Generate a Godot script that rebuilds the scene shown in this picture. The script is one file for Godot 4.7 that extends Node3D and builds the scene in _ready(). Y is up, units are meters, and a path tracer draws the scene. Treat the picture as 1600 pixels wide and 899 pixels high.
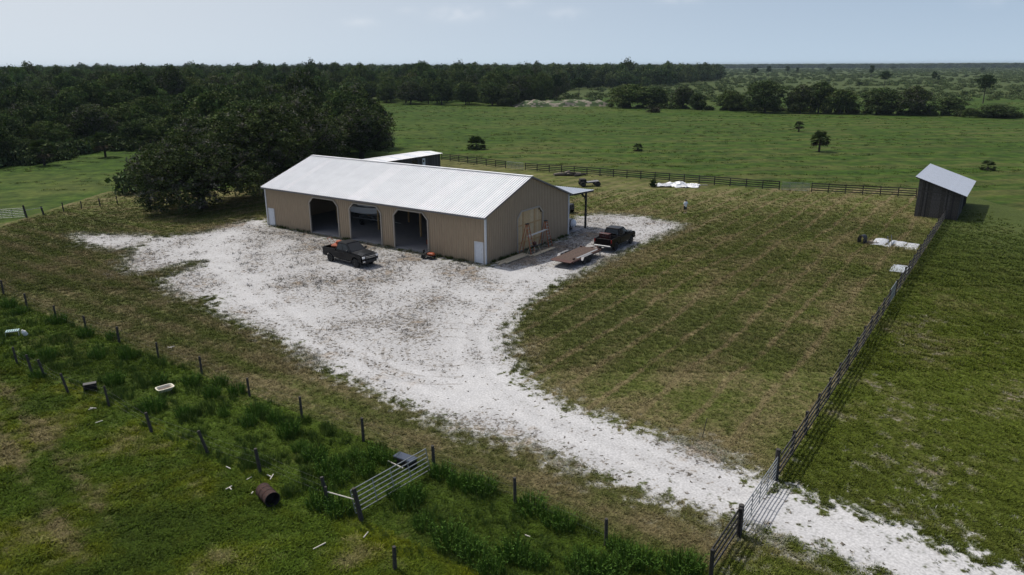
extends Node3D

# ---------------------------------------------------------------- frame of the yard
# The barn, the fences and the shed all stand square to one another: a yard frame with
# x along the barn's front wall and z away from that wall, its origin at the barn's near corner.
const YAW := -0.60998
const BARN := Vector3(-2.507, 0.0, -67.897)
const SUN_TO := Vector3(-0.4284, 0.8290, -0.3594)

var M := {}
var used_names := {}
var yard_bytes := PackedByteArray()
var sand_field := PackedFloat32Array()
const YW := 2048
const YH := 1536
const YX := -62.0
const YZ := -112.0
const PPM := 16.0

class MB:
	var v := PackedVector3Array()
	var c := PackedColorArray()
	var col := Color(1, 1, 1)
	var tinted := false
	func tri(a: Vector3, b: Vector3, d: Vector3) -> void:
		v.push_back(a); v.push_back(b); v.push_back(d)
		if tinted:
			c.push_back(col); c.push_back(col); c.push_back(col)
	func quad(a: Vector3, b: Vector3, d: Vector3, e: Vector3) -> void:
		tri(a, b, d); tri(a, d, e)
	func box(at: Vector3, size: Vector3, turn := Basis()) -> void:
		var h := size * 0.5
		var p := []
		for k in 8:
			p.append(at + turn * Vector3(h.x if k & 1 else -h.x, h.y if k & 2 else -h.y, h.z if k & 4 else -h.z))
		for f in [[0, 2, 3, 1], [4, 5, 7, 6], [0, 1, 5, 4], [2, 6, 7, 3], [0, 4, 6, 2], [1, 3, 7, 5]]:
			quad(p[f[0]], p[f[1]], p[f[2]], p[f[3]])
	# a box with cut edges
	func soft(at: Vector3, size: Vector3, b: float, turn := Basis()) -> void:
		var h := size * 0.5
		var s := func(x, y, z): return at + turn * Vector3(x, y, z)
		var rings := []
		for lay in [[-h.y, b], [-h.y + b, 0.0], [h.y - b, 0.0], [h.y, b]]:
			var hx: float = h.x - lay[1]
			var hz: float = h.z - lay[1]
			var y: float = lay[0]
			rings.append([s.call(-hx + b, y, -hz), s.call(hx - b, y, -hz), s.call(hx, y, -hz + b), s.call(hx, y, hz - b), s.call(hx - b, y, hz), s.call(-hx + b, y, hz), s.call(-hx, y, hz - b), s.call(-hx, y, -hz + b)])
		for r in 3:
			for k in 8:
				quad(rings[r][k], rings[r][(k + 1) % 8], rings[r + 1][(k + 1) % 8], rings[r + 1][k])
		for r in [0, 3]:
			for k in range(1, 7):
				tri(rings[r][0], rings[r][k], rings[r][k + 1])
	func bar(a: Vector3, b: Vector3, w: float, t: float) -> void:
		var d := (b - a)
		var n := d.length()
		var x := d / n
		var up := Vector3.UP if absf(x.y) < 0.9 else Vector3.RIGHT
		var z := x.cross(up).normalized()
		var y := z.cross(x)
		box((a + b) * 0.5, Vector3(n, w, t), Basis(x, y, z))
	func tube(a: Vector3, b: Vector3, ra: float, rb: float, n := 8, caps := true) -> void:
		var d := (b - a).normalized()
		var up := Vector3.UP if absf(d.y) < 0.9 else Vector3.RIGHT
		var x := d.cross(up).normalized()
		var y := x.cross(d)
		for k in n:
			var t0 := TAU * k / n
			var t1 := TAU * (k + 1) / n
			var p0 := x * cos(t0) + y * sin(t0)
			var p1 := x * cos(t1) + y * sin(t1)
			quad(a + p0 * ra, a + p1 * ra, b + p1 * rb, b + p0 * rb)
			if caps:
				tri(a, a + p1 * ra, a + p0 * ra)
				tri(b, b + p0 * rb, b + p1 * rb)
	# profile of (along, radius) turned about a line
	func lathe(at: Vector3, axis: Vector3, prof: Array, n := 20) -> void:
		var up := Vector3.UP if absf(axis.y) < 0.9 else Vector3.RIGHT
		var x := axis.cross(up).normalized()
		var y := x.cross(axis)
		for i in prof.size() - 1:
			for k in n:
				var p0 := x * cos(TAU * k / n) + y * sin(TAU * k / n)
				var p1 := x * cos(TAU * (k + 1) / n) + y * sin(TAU * (k + 1) / n)
				quad(at + axis * prof[i][0] + p0 * prof[i][1], at + axis * prof[i][0] + p1 * prof[i][1], at + axis * prof[i + 1][0] + p1 * prof[i + 1][1], at + axis * prof[i + 1][0] + p0 * prof[i + 1][1])
	# polygon in x, y pushed along z
	func prism(poly: PackedVector2Array, z0: float, z1: float, inset := 0.0) -> void:
		var ix := Geometry2D.triangulate_polygon(poly)
		for k in range(0, ix.size(), 3):
			for z in [z0, z1]:
				tri(Vector3(poly[ix[k]].x, poly[ix[k]].y, z), Vector3(poly[ix[k + 1]].x, poly[ix[k + 1]].y, z), Vector3(poly[ix[k + 2]].x, poly[ix[k + 2]].y, z))
		for k in poly.size():
			var a := poly[k]
			var b := poly[(k + 1) % poly.size()]
			quad(Vector3(a.x, a.y, z0), Vector3(b.x, b.y, z0), Vector3(b.x, b.y, z1), Vector3(a.x, a.y, z1))
	func mesh() -> ArrayMesh:
		var arr := []
		arr.resize(Mesh.ARRAY_MAX)
		arr[Mesh.ARRAY_VERTEX] = v
		if tinted:
			arr[Mesh.ARRAY_COLOR] = c
		var m := ArrayMesh.new()
		m.add_surface_from_arrays(Mesh.PRIMITIVE_TRIANGLES, arr)
		return m

func lin(r: float, g: float, b: float) -> Color:
	return Color(r, g, b).linear_to_srgb()

func numbered(called: String) -> String:
	var n: int = used_names.get(called, 0)
	used_names[called] = n + 1
	return called if n == 0 else "%s_%03d" % [called, n]

func tag(o: Node3D, label: String, category: String, group := "", kind := "") -> Node3D:
	if label: o.set_meta("label", label)
	if category: o.set_meta("category", category)
	if group: o.set_meta("group", group)
	if kind: o.set_meta("kind", kind)
	return o

func thing(called: String, label: String, category: String, at := Vector3.ZERO, turn := 0.0, group := "") -> Node3D:
	var o := Node3D.new()
	o.name = numbered(called)
	add_child(o)
	o.position = at
	o.rotation.y = turn
	return tag(o, label, category, group)

func put(called: String, mesh: Mesh, m: Material, parent: Node = null) -> MeshInstance3D:
	var o := MeshInstance3D.new()
	o.name = called if parent else numbered(called)
	o.mesh = mesh
	o.material_override = m
	if parent: parent.add_child(o, true)
	else: add_child(o, true)
	return o

func part(called: String, mb: MB, m: Material, parent: Node) -> MeshInstance3D:
	return put(called, mb.mesh(), m, parent)

# yard coordinates to the world
func yd(x: float, z: float, y := 0.0) -> Vector3:
	return BARN + Vector3(0.81966 * x - 0.57285 * z, y, 0.57285 * x + 0.81966 * z)

# ---------------------------------------------------------------- materials
func noise_tex(freq: float, octaves: int, dark: float, light: float, seed_no: int, size := 256, kind := FastNoiseLite.TYPE_SIMPLEX_SMOOTH) -> NoiseTexture2D:
	var n := FastNoiseLite.new()
	n.noise_type = kind
	n.frequency = freq
	n.fractal_octaves = octaves
	n.seed = seed_no
	var t := NoiseTexture2D.new()
	t.width = size
	t.height = size
	t.seamless = true
	t.noise = n
	var g := Gradient.new()
	g.set_color(0, Color(dark, dark, dark))
	g.set_color(1, Color(light, light, light))
	t.color_ramp = g
	return t

func mat(called: String, color: Color, rough: float, metal := 0.0, tex: Texture2D = null, scale := Vector3.ONE) -> StandardMaterial3D:
	var m := StandardMaterial3D.new()
	m.resource_name = called
	m.albedo_color = color
	m.roughness = rough
	m.metallic = metal
	if tex:
		m.albedo_texture = tex
		m.uv1_triplanar = true
		m.uv1_scale = scale
	M[called] = m
	return m

func make_materials() -> void:
	var grime := noise_tex(0.02, 5, 0.92, 1.0, 3)
	var grain := noise_tex(0.05, 4, 0.35, 1.0, 5)
	var speck := noise_tex(0.12, 3, 0.5, 1.0, 8)
	var fresh := noise_tex(0.04, 4, 0.8, 1.0, 6)
	mat("roof_a", lin(0.76, 0.77, 0.78), 0.42, 0.0, grime, Vector3(0.12, 0.12, 0.12)).metallic_specular = 0.4
	mat("roof_b", lin(0.77, 0.78, 0.79), 0.42, 0.0, grime, Vector3(0.17, 0.12, 0.09))
	mat("roof_c", lin(0.80, 0.80, 0.81), 0.42, 0.0, grime, Vector3(0.1, 0.2, 0.13))
	mat("siding", lin(0.345, 0.26, 0.17), 0.5, 0.0, grime, Vector3(0.3, 0.12, 0.3))
	mat("trim", lin(0.62, 0.63, 0.64), 0.5, 0.0, grime, Vector3(0.4, 0.4, 0.4))
	mat("eave", lin(0.16, 0.16, 0.17), 0.5, 0.0, grime, Vector3(0.4, 0.4, 0.4))
	mat("door_paint", lin(0.62, 0.65, 0.70), 0.5, 0.0, grime, Vector3(0.5, 0.5, 0.5))
	mat("steel", lin(0.40, 0.41, 0.42), 0.4, 0.7, grime, Vector3(0.5, 0.5, 0.5))
	mat("gate_steel", lin(0.50, 0.53, 0.55), 0.42, 0.6, speck, Vector3(0.8, 0.8, 0.8))
	mat("zinc", lin(0.56, 0.60, 0.66), 0.45, 0.35, grime, Vector3(0.25, 0.25, 0.25))
	mat("concrete", lin(0.24, 0.24, 0.25), 0.85, 0.0, grime, Vector3(0.2, 0.2, 0.2))
	mat("old_wood", lin(0.115, 0.10, 0.09), 0.9, 0.0, grain, Vector3(3.0, 0.25, 3.0))
	mat("old_wood_pale", lin(0.17, 0.155, 0.145), 0.9, 0.0, grain, Vector3(3.0, 0.22, 3.0))
	mat("old_wood_dark", lin(0.07, 0.062, 0.058), 0.9, 0.0, grain, Vector3(3.0, 0.3, 3.0))
	mat("fence_paint", lin(0.045, 0.040, 0.038), 0.75, 0.0, grain, Vector3(0.6, 3.0, 0.6))
	mat("fence_worn", lin(0.12, 0.11, 0.105), 0.8, 0.0, grain, Vector3(0.6, 3.0, 0.6))
	mat("post_wood", lin(0.085, 0.078, 0.07), 0.95, 0.0, grain, Vector3(3.0, 0.5, 3.0))
	mat("new_wood", lin(0.66, 0.47, 0.25), 0.8, 0.0, fresh, Vector3(2.0, 0.25, 2.0))
	mat("new_wood_b", lin(0.56, 0.36, 0.16), 0.8, 0.0, fresh, Vector3(2.0, 0.3, 2.0))
	mat("new_wood_c", lin(0.70, 0.54, 0.32), 0.8, 0.0, fresh, Vector3(2.0, 0.2, 2.0))
	mat("lumber", lin(0.62, 0.52, 0.36), 0.85, 0.0, fresh, Vector3(0.3, 2.0, 2.0))
	mat("rust_deck", lin(0.15, 0.09, 0.065), 0.85, 0.0, grain, Vector3(2.0, 2.0, 0.35))
	mat("rust_frame", lin(0.11, 0.04, 0.03), 0.75, 0.0, speck, Vector3(0.7, 0.7, 0.7))
	var p := mat("black_paint", lin(0.004, 0.0045, 0.006), 0.4)
	p.clearcoat_enabled = true
	p.clearcoat = 0.35
	p.clearcoat_roughness = 0.06
	p.metallic_specular = 0.18
	p = mat("maroon_paint", lin(0.006, 0.004, 0.004), 0.4)
	p.clearcoat_enabled = true
	p.clearcoat = 0.22
	p.clearcoat_roughness = 0.10
	p.metallic_specular = 0.18
	mat("black_plastic", lin(0.012, 0.012, 0.014), 0.55)
	mat("tyre", lin(0.014, 0.014, 0.014), 0.9)
	mat("chrome", lin(0.55, 0.56, 0.58), 0.22, 0.9)
	mat("wheel_rim", lin(0.035, 0.036, 0.038), 0.4, 0.6)
	mat("opening_trim", lin(0.36, 0.32, 0.265), 0.5, 0.0, grime, Vector3(0.4, 0.4, 0.4))
	mat("fender_steel", lin(0.20, 0.20, 0.21), 0.5, 0.5)
	mat("lamp_glass", lin(0.75, 0.76, 0.78), 0.15, 0.3)
	mat("red_lens", lin(0.25, 0.01, 0.01), 0.25)
	p = mat("car_glass", Color(0.02, 0.03, 0.035, 1.0), 0.05)
	mat("dark_red", lin(0.10, 0.018, 0.014), 0.5, 0.0, speck, Vector3(0.8, 0.8, 0.8))
	mat("orange", lin(0.55, 0.10, 0.02), 0.5, 0.0, speck, Vector3(0.8, 0.8, 0.8))
	mat("orange_fibre", lin(0.36, 0.10, 0.035), 0.6)
	mat("white_paint", lin(0.74, 0.75, 0.76), 0.35, 0.0, grime, Vector3(0.4, 0.4, 0.4))
	mat("sheet_paint", lin(0.58, 0.60, 0.63), 0.45, 0.0, noise_tex(0.03, 5, 0.7, 1.0, 23), Vector3(0.4, 0.4, 0.4))
	mat("white_hull", lin(0.78, 0.79, 0.80), 0.3)
	mat("blue_hull", lin(0.05, 0.09, 0.16), 0.3)
	mat("tarp", lin(0.66, 0.67, 0.69), 0.5)
	mat("tarp_dark", lin(0.03, 0.05, 0.04), 0.7)
	mat("rust", lin(0.075, 0.026, 0.018), 0.9, 0.0, noise_tex(0.05, 5, 0.3, 1.0, 21), Vector3(0.7, 0.7, 0.7))
	mat("charred", lin(0.010, 0.009, 0.009), 0.95)
	mat("cream", lin(0.66, 0.62, 0.50), 0.45, 0.0, grime, Vector3(1, 1, 1))
	mat("basin_dirt", lin(0.24, 0.19, 0.15), 0.95, 0.0, speck, Vector3(2, 2, 2))
	mat("bone", lin(0.42, 0.40, 0.35), 0.8)
	mat("blue_metal", lin(0.04, 0.055, 0.09), 0.35, 0.3)
	mat("teal", lin(0.22, 0.36, 0.36), 0.5)
	mat("pvc", lin(0.55, 0.55, 0.52), 0.5)
	mat("bark", lin(0.085, 0.072, 0.06), 0.95, 0.0, grain, Vector3(0.8, 0.25, 0.8))
	mat("dead_wood", lin(0.42, 0.36, 0.28), 0.9, 0.0, grain, Vector3(1.5, 1.5, 1.5))
	mat("skin", lin(0.42, 0.24, 0.16), 0.6)
	mat("shirt", lin(0.70, 0.72, 0.75), 0.9)
	mat("shorts", lin(0.03, 0.032, 0.03), 0.9)
	mat("hair", lin(0.015, 0.012, 0.01), 0.7)
	mat("shoe", lin(0.30, 0.28, 0.26), 0.8)
	mat("window_glass", Color(0.03, 0.04, 0.05, 1.0), 0.08)
	mat("mound_soil", lin(0.27, 0.23, 0.175), 0.95, 0.0, noise_tex(0.03, 5, 0.35, 1.0, 31), Vector3(0.12, 0.12, 0.12))
	for l in [["leaf", 0.0, 0.42], ["leaf_far", 0.0, 0.30], ["blade", 0.0, 0.25]]:
		var f := mat(l[0], Color(1, 1, 1), 0.9)
		f.vertex_color_use_as_albedo = true
		f.metallic_specular = 0.12
		f.backlight_enabled = true
		f.backlight = Color(l[2], l[2] * 1.15, l[2] * 0.5)
	var d := mat("debris", Color(1, 1, 1), 0.9)
	d.vertex_color_use_as_albedo = true

# ---------------------------------------------------------------- the sky
func make_sky() -> void:
	var W := 2048
	var H := 1024
	var im := Image.create(W, H, false, Image.FORMAT_RGBA8)
	var n := FastNoiseLite.new()
	n.noise_type = FastNoiseLite.TYPE_SIMPLEX_SMOOTH
	n.frequency = 0.06
	n.fractal_octaves = 4
	n.seed = 11
	# small fair-weather puffs: degrees round from straight ahead, degrees up, half width, half height, strength
	var puffs := [[-4.0, 3.7, 2.0, 0.5, 0.5], [3.8, 3.75, 1.3, 0.35, 0.42], [12.1, 4.55, 1.4, 0.3, 0.5], [-11.1, 3.1, 1.2, 0.3, 0.35], [0.6, 4.4, 0.9, 0.3, 0.32], [-7.5, 3.9, 0.8, 0.25, 0.22], [31.3, 3.9, 1.2, 0.4, 0.3]]
	var r := RandomNumberGenerator.new()
	r.seed = 77
	for k in 40:
		puffs.append([40.0 + r.randf() * 280.0, 2.0 + r.randf() * 14.0, 1.0 + r.randf() * 2.5, 0.4 + r.randf() * 0.6, 0.3 + r.randf() * 0.3])
	for p in puffs:
		var cx: float = p[0] / 360.0 * W
		var cy: float = (0.5 - p[1] / 180.0) * H
		var rx: float = p[2] / 360.0 * W
		var ry: float = p[3] / 180.0 * H
		for j in range(int(cy - ry * 2.0) - 1, int(cy + ry * 2.0) + 2):
			for i in range(int(cx - rx * 2.0) - 1, int(cx + rx * 2.0) + 2):
				var e := pow((i - cx) / rx, 2.0) + pow((j - cy) / ry, 2.0)
				var a: float = exp(-e * 1.1) * clampf(0.65 + 0.9 * n.get_noise_2d(i * 3.0, j * 5.0), 0.0, 1.0) * p[4]
				if a > 0.01:
					im.set_pixel(posmod(i, W), clampi(j, 0, H - 1), Color(1, 1, 1, clampf(a, 0, 1)))
	var s := ProceduralSkyMaterial.new()
	s.sky_top_color = lin(0.09, 0.16, 0.34)
	s.sky_horizon_color = lin(0.465, 0.585, 0.71)
	s.sky_curve = 0.18
	s.ground_horizon_color = lin(0.465, 0.585, 0.71)
	s.ground_bottom_color = lin(0.10, 0.12, 0.08)
	s.ground_curve = 0.02
	s.sky_cover = ImageTexture.create_from_image(im)
	s.sky_cover_modulate = Color(0.55, 0.5, 0.45, 1.0)
	s.sun_angle_max = 90.0
	s.sun_curve = 0.77
	var sky := Sky.new()
	sky.sky_material = s
	var e := Environment.new()
	e.background_mode = Environment.BG_SKY
	e.sky = sky
	e.tonemap_mode = Environment.TONE_MAPPER_LINEAR
	e.tonemap_exposure = 1.04
	e.fog_enabled = true
	e.fog_density = 0.00005
	e.fog_light_color = Color(0.80, 0.88, 0.95)
	e.sdfgi_enabled = true
	e.ssao_enabled = true
	e.ssil_enabled = true
	var we := WorldEnvironment.new()
	we.environment = e
	add_child(we)
	var sun := DirectionalLight3D.new()
	sun.light_energy = 1.2
	sun.light_color = Color(1.0, 0.975, 0.94)
	sun.light_angular_distance = 0.53
	sun.shadow_enabled = true
	add_child(sun)
	sun.look_at_from_position(SUN_TO * 100.0, Vector3.ZERO)

# ---------------------------------------------------------------- ground
const SAND := [-41.2,-80.2,-37.8,-81.1,-35.4,-83.0,-34.3,-86.9,-32.6,-89.4,-30.6,-90.3,-29.0,-86.4,-22.9,-82.1,-16.7,-77.8,-10.6,-73.4,-2.6,-67.7,-0.6,-69.1,6.4,-80.9,6.8,-88.3,8.2,-91.5,11.5,-92.7,16.2,-91.3,20.4,-86.5,19.4,-83.3,16.3,-79.1,12.6,-73.8,9.0,-68.3,5.4,-62.8,3.0,-59.1,2.1,-56.9,0.7,-53.6,0.0,-50.9,-0.1,-47.8,0.1,-44.3,0.6,-41.8,1.2,-40.1,2.2,-38.4,3.5,-36.8,5.5,-35.6,6.7,-34.6,8.4,-33.4,9.5,-32.6,10.5,-31.2,11.1,-30.1,11.9,-29.2,12.5,-29.0,13.6,-28.0,15.1,-26.7,16.4,-25.3,17.7,-24.3,19.0,-23.2,20.6,-21.9,30.0,-14.0,22.0,-14.0,13.3,-23.1,12.8,-23.7,11.8,-24.6,10.9,-25.3,9.4,-25.9,8.8,-26.6,7.2,-27.5,5.2,-28.9,3.5,-30.1,1.5,-32.3,0.0,-33.2,-2.0,-33.9,-4.2,-35.7,-7.4,-38.5,-9.2,-40.3,-12.1,-42.7,-14.1,-45.4,-16.6,-47.9,-18.1,-49.6,-21.5,-52.4,-24.1,-55.2,-24.6,-57.6,-26.7,-57.4,-29.8,-60.0,-31.8,-62.9,-30.4,-67.3,-30.2,-69.4,-31.4,-69.6,-33.2,-65.9,-35.6,-64.9,-37.9,-68.5,-39.5,-73.9]
const SAND_LEFT := [-50.1,-82.0,-43.8,-81.8,-39.8,-81.0,-39.5,-75.6,-41.5,-74.0,-47.2,-77.5]
const TRACKS := [[18.8,-23.0,15.2,-24.9,12.3,-27.1,10.4,-28.3,7.5,-30.5,4.8,-33.3,1.7,-35.8,-0.8,-39.4,-2.5,-43.8,-2.8,-49.2,-1.5,-55.7,1.2,-63.1,5.1,-69.8], [-2.2,-38.6,-6.3,-41.3,-10.1,-44.5,-13.5,-48.0,-18.8,-55.2,-23.9,-62.4,-28.7,-69.1,-31.4,-74.3,-32.2,-81.9,-31.0,-87.2]]

func pairs(a: Array) -> PackedVector2Array:
	var out := PackedVector2Array()
	for k in range(0, a.size(), 2):
		out.push_back(Vector2(a[k], a[k + 1]))
	return out

func line_distance(p: Vector2, l: PackedVector2Array, closed: bool) -> float:
	var best := 1e9
	var n := l.size()
	for k in (n if closed else n - 1):
		best = minf(best, p.distance_squared_to(Geometry2D.get_closest_point_to_segment(p, l[k], l[(k + 1) % n])))
	return sqrt(best)

func field(w: int, h: int, f: PackedFloat32Array, W: int, H: int) -> PackedFloat32Array:
	var im := Image.create_from_data(w, h, false, Image.FORMAT_RF, f.to_byte_array())
	im.resize(W, H, Image.INTERPOLATE_CUBIC)
	return im.get_data().to_float32_array()

func noise_bytes(w: int, h: int, per_metre: float, ppm: float, octaves: int, seed_no: int, kind := FastNoiseLite.TYPE_SIMPLEX_SMOOTH) -> PackedByteArray:
	var n := FastNoiseLite.new()
	n.noise_type = kind
	n.frequency = per_metre / ppm
	n.fractal_octaves = octaves
	n.seed = seed_no
	var im := n.get_image(w, h, false, false, true)
	im.convert(Image.FORMAT_L8)
	return im.get_data()

var srgb_of := PackedByteArray()
func make_lut() -> void:
	srgb_of.resize(1025)
	for k in 1025:
		var v := Color(k / 1024.0, 0, 0).linear_to_srgb().r
		srgb_of[k] = clampi(roundi(v * 255.0), 0, 255)

func make_yard_texture() -> ImageTexture:
	make_lut()
	var lw := 192
	var lh := 144
	var sand := PackedFloat32Array()
	var track := PackedFloat32Array()
	sand.resize(lw * lh)
	track.resize(lw * lh)
	var polys := [pairs(SAND), pairs(SAND_LEFT)]
	var lines := [pairs(TRACKS[0]), pairs(TRACKS[1])]
	for j in lh:
		for i in lw:
			var p := Vector2(YX + (i + 0.5) * 128.0 / lw, YZ + (j + 0.5) * 96.0 / lh)
			var best := -6.0
			for q in polys:
				var d := line_distance(p, q, true)
				best = maxf(best, d if Geometry2D.is_point_in_polygon(p, q) else -d)
			sand[j * lw + i] = clampf(best, -6.0, 6.0)
			track[j * lw + i] = clampf(minf(line_distance(p, lines[0], false), line_distance(p, lines[1], false)), 0.0, 8.0)
	var fs := field(lw, lh, sand, YW, YH)
	var ft := field(lw, lh, track, YW, YH)
	sand_field = fs
	var n1 := noise_bytes(YW, YH, 4.2, PPM, 2, 1)
	var n2 := noise_bytes(YW, YH, 0.9, PPM, 3, 2)
	var n3 := noise_bytes(YW, YH, 0.16, PPM, 3, 3)
	var n4 := noise_bytes(YW, YH, 0.05, PPM, 2, 4)
	var n5 := noise_bytes(YW, YH, 2.0, PPM, 3, 5)
	var n6 := noise_bytes(YW, YH, 7.0, PPM, 1, 6)
	var out := PackedByteArray()
	out.resize(YW * YH * 3)
	var k := 0
	for j in YH:
		var z := YZ + (j + 0.5) / PPM
		for i in YW:
			var x := YX + (i + 0.5) / PPM
			var rx := x + 2.507
			var rz := z + 67.897
			var lx := 0.81966 * rx + 0.57285 * rz
			var lz := -0.57285 * rx + 0.81966 * rz
			var a := n1[k] * 0.0078431 - 1.0
			var b := n2[k] * 0.0078431 - 1.0
			var c := n3[k] * 0.0078431 - 1.0
			var d := n4[k] * 0.0078431 - 1.0
			var e := n5[k] * 0.0078431 - 1.0
			var s := fs[k]
			var r := 0.0
			var g := 0.0
			var u := 0.0
			# how dry the grass is here
			var dry := 0.30 + 0.42 * c + 0.28 * d + 0.32 * b
			if lx > 33.9:
				dry -= 0.28
			elif lz > 31.0:
				dry -= 0.50 if lz < 37.0 else 0.26 - 0.30 * c - 0.2 * b
				if lz > 37.0:
					# wheel ruts worn through the grass
					for rut in [40.0, 41.6]:
						var off: float = lz - rut - 0.18 * lx
						dry += 0.55 * exp(-off * off * 5.0) * smoothstep(24.0, 6.0, lx)
			elif lz > 8.0 and s < 0.0 and (lx < 10.0 or lz > 24.5):
				# raked thatch between the drive and the wire fence, mown along the fence
				dry += 0.16 * smoothstep(16.0, 23.0, lz) + 0.22 * sin(lz * 2.6 + c * 1.2) - 0.06
			else:
				# the lawn is mown in passes parallel to the board fence
				var st := cos(lx * 2.42 + c * 0.55 + d * 0.9)
				dry += 0.70 * smoothstep(0.80, 0.97, st) * clampf(0.9 + 0.4 * c + 0.4 * b, 0.0, 1.4) + 0.10 * cos(lx * 1.21 + c) + 0.03
			dry += 0.32 * exp(-absf(s + 1.2) * 0.9)
			dry = clampf(dry + 0.25 * e, 0.0, 1.0)
			dry = dry * dry * (3.0 - 2.0 * dry)
			var lush := clampf(0.5 + 0.6 * d + 0.5 * b, 0.0, 1.0)
			var sour := clampf(0.35 + 0.9 * c - 0.5 * b, 0.0, 1.0) if lz > 36.0 else (0.2 if lx > 33.9 else 0.0)
			r = 0.056 + 0.020 * lush + 0.045 * sour
			g = 0.086 + 0.034 * lush + 0.032 * sour
			u = 0.015 - 0.006 * sour
			if lx < 33.9 and lz < 31.0:
				r += 0.022
				g += 0.004
				u += 0.012
			r += (0.200 - r) * dry * 0.85
			g += (0.162 - g) * dry * 0.85
			u += (0.088 - u) * dry * 0.85
			var tone := 1.0 + 0.50 * a + 0.26 * e
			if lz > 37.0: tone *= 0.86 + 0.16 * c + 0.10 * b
			elif lx > 33.9:
				tone *= 0.86 + 0.08 * c
				r += 0.010
				u += 0.004
				# the pasture beyond the shed, unmown and greener
				var wild := smoothstep(5.0, -50.0, lz)
				r += (0.066 - r) * wild * 0.8
				g += (0.092 - g) * wild * 0.8
				u += (0.026 - u) * wild * 0.8
				tone += 0.06 * wild
			elif lz > 31.0: tone *= 0.85
			elif lz > 10.0 and (lx < 10.0 or lz > 24.5): tone *= 0.86
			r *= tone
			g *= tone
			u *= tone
			# white sand, worn thin towards its ragged edge and strewn with bits of weed and bark
			var w := 0.5 + s * 0.30 + 0.50 * b + 0.36 * e + 0.30 * a + 0.22 * c
			if lx > 33.9:
				w = maxf(w, 0.14 + 0.5 * e + 0.45 * b + 0.45 * c - maxf(0.0, -s - 3.0) * 0.05) if lz > -8.0 else w
			if w > 0.34:
				var m := clampf((w - 0.34) * 4.5, 0.0, 1.0)
				var clean := maxf(clampf(0.62 - ft[k] * 0.14, 0.0, 1.0), smoothstep(-47.0, -40.0, z) * clampf(1.5 - ft[k] * 0.45, 0.0, 1.1))
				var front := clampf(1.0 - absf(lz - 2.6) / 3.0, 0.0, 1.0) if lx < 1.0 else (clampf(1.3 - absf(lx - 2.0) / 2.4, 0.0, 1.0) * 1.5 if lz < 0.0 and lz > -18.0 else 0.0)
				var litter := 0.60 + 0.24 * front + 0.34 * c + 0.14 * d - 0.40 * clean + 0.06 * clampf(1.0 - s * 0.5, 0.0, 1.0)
				var lane := ft[k] - 0.85
				litter += (0.14 * exp(-ft[k] * ft[k] * 6.0) - 0.14 * exp(-lane * lane * 7.0)) * smoothstep(-75.0, -50.0, z)
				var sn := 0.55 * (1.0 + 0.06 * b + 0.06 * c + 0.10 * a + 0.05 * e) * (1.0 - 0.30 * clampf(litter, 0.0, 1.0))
				var sr := sn * 0.99
				var sg := sn * 0.99
				var sb := sn
				var f := a * 0.52 + e * 0.42 + (n6[k] * 0.0078431 - 1.0) * 0.22
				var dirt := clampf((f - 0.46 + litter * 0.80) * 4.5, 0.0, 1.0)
				# arcs left by a turning truck
				var rd := sqrt((x + 4.4) * (x + 4.4) + (z + 45.6) * (z + 45.6)) + 0.25 * c
				if absf(rd - 2.6) < 0.10 or absf(rd - 4.3) < 0.12 or absf(rd - 5.4) < 0.08:
					if x < -3.0 and a + b > -0.35: dirt = maxf(dirt, 0.45)
				var brown := clampf(0.5 + b, 0.0, 1.0)
				var rim := clampf(1.0 - s * 0.8, 0.0, 1.0)
				sr += (0.118 + 0.05 * brown - 0.02 * rim - sr) * dirt * 0.82
				sg += (0.108 + 0.03 * brown - sg) * dirt * 0.82
				sb += (0.100 - 0.045 * rim - sb) * dirt * 0.82
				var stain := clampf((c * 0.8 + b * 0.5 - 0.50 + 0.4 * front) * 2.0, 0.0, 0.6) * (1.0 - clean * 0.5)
				sr += (0.30 - sr) * stain
				sg += (0.24 - sg) * stain
				sb += (0.18 - sb) * stain
				r += (sr - r) * m
				g += (sg - g) * m
				u += (sb - u) * m
			var o := k * 3
			out[o] = srgb_of[clampi(int(r * 1024.0), 0, 1024)]
			out[o + 1] = srgb_of[clampi(int(g * 1024.0), 0, 1024)]
			out[o + 2] = srgb_of[clampi(int(u * 1024.0), 0, 1024)]
			k += 1
	yard_bytes = out
	return ImageTexture.create_from_image(Image.create_from_data(YW, YH, false, Image.FORMAT_RGB8, out))

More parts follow.
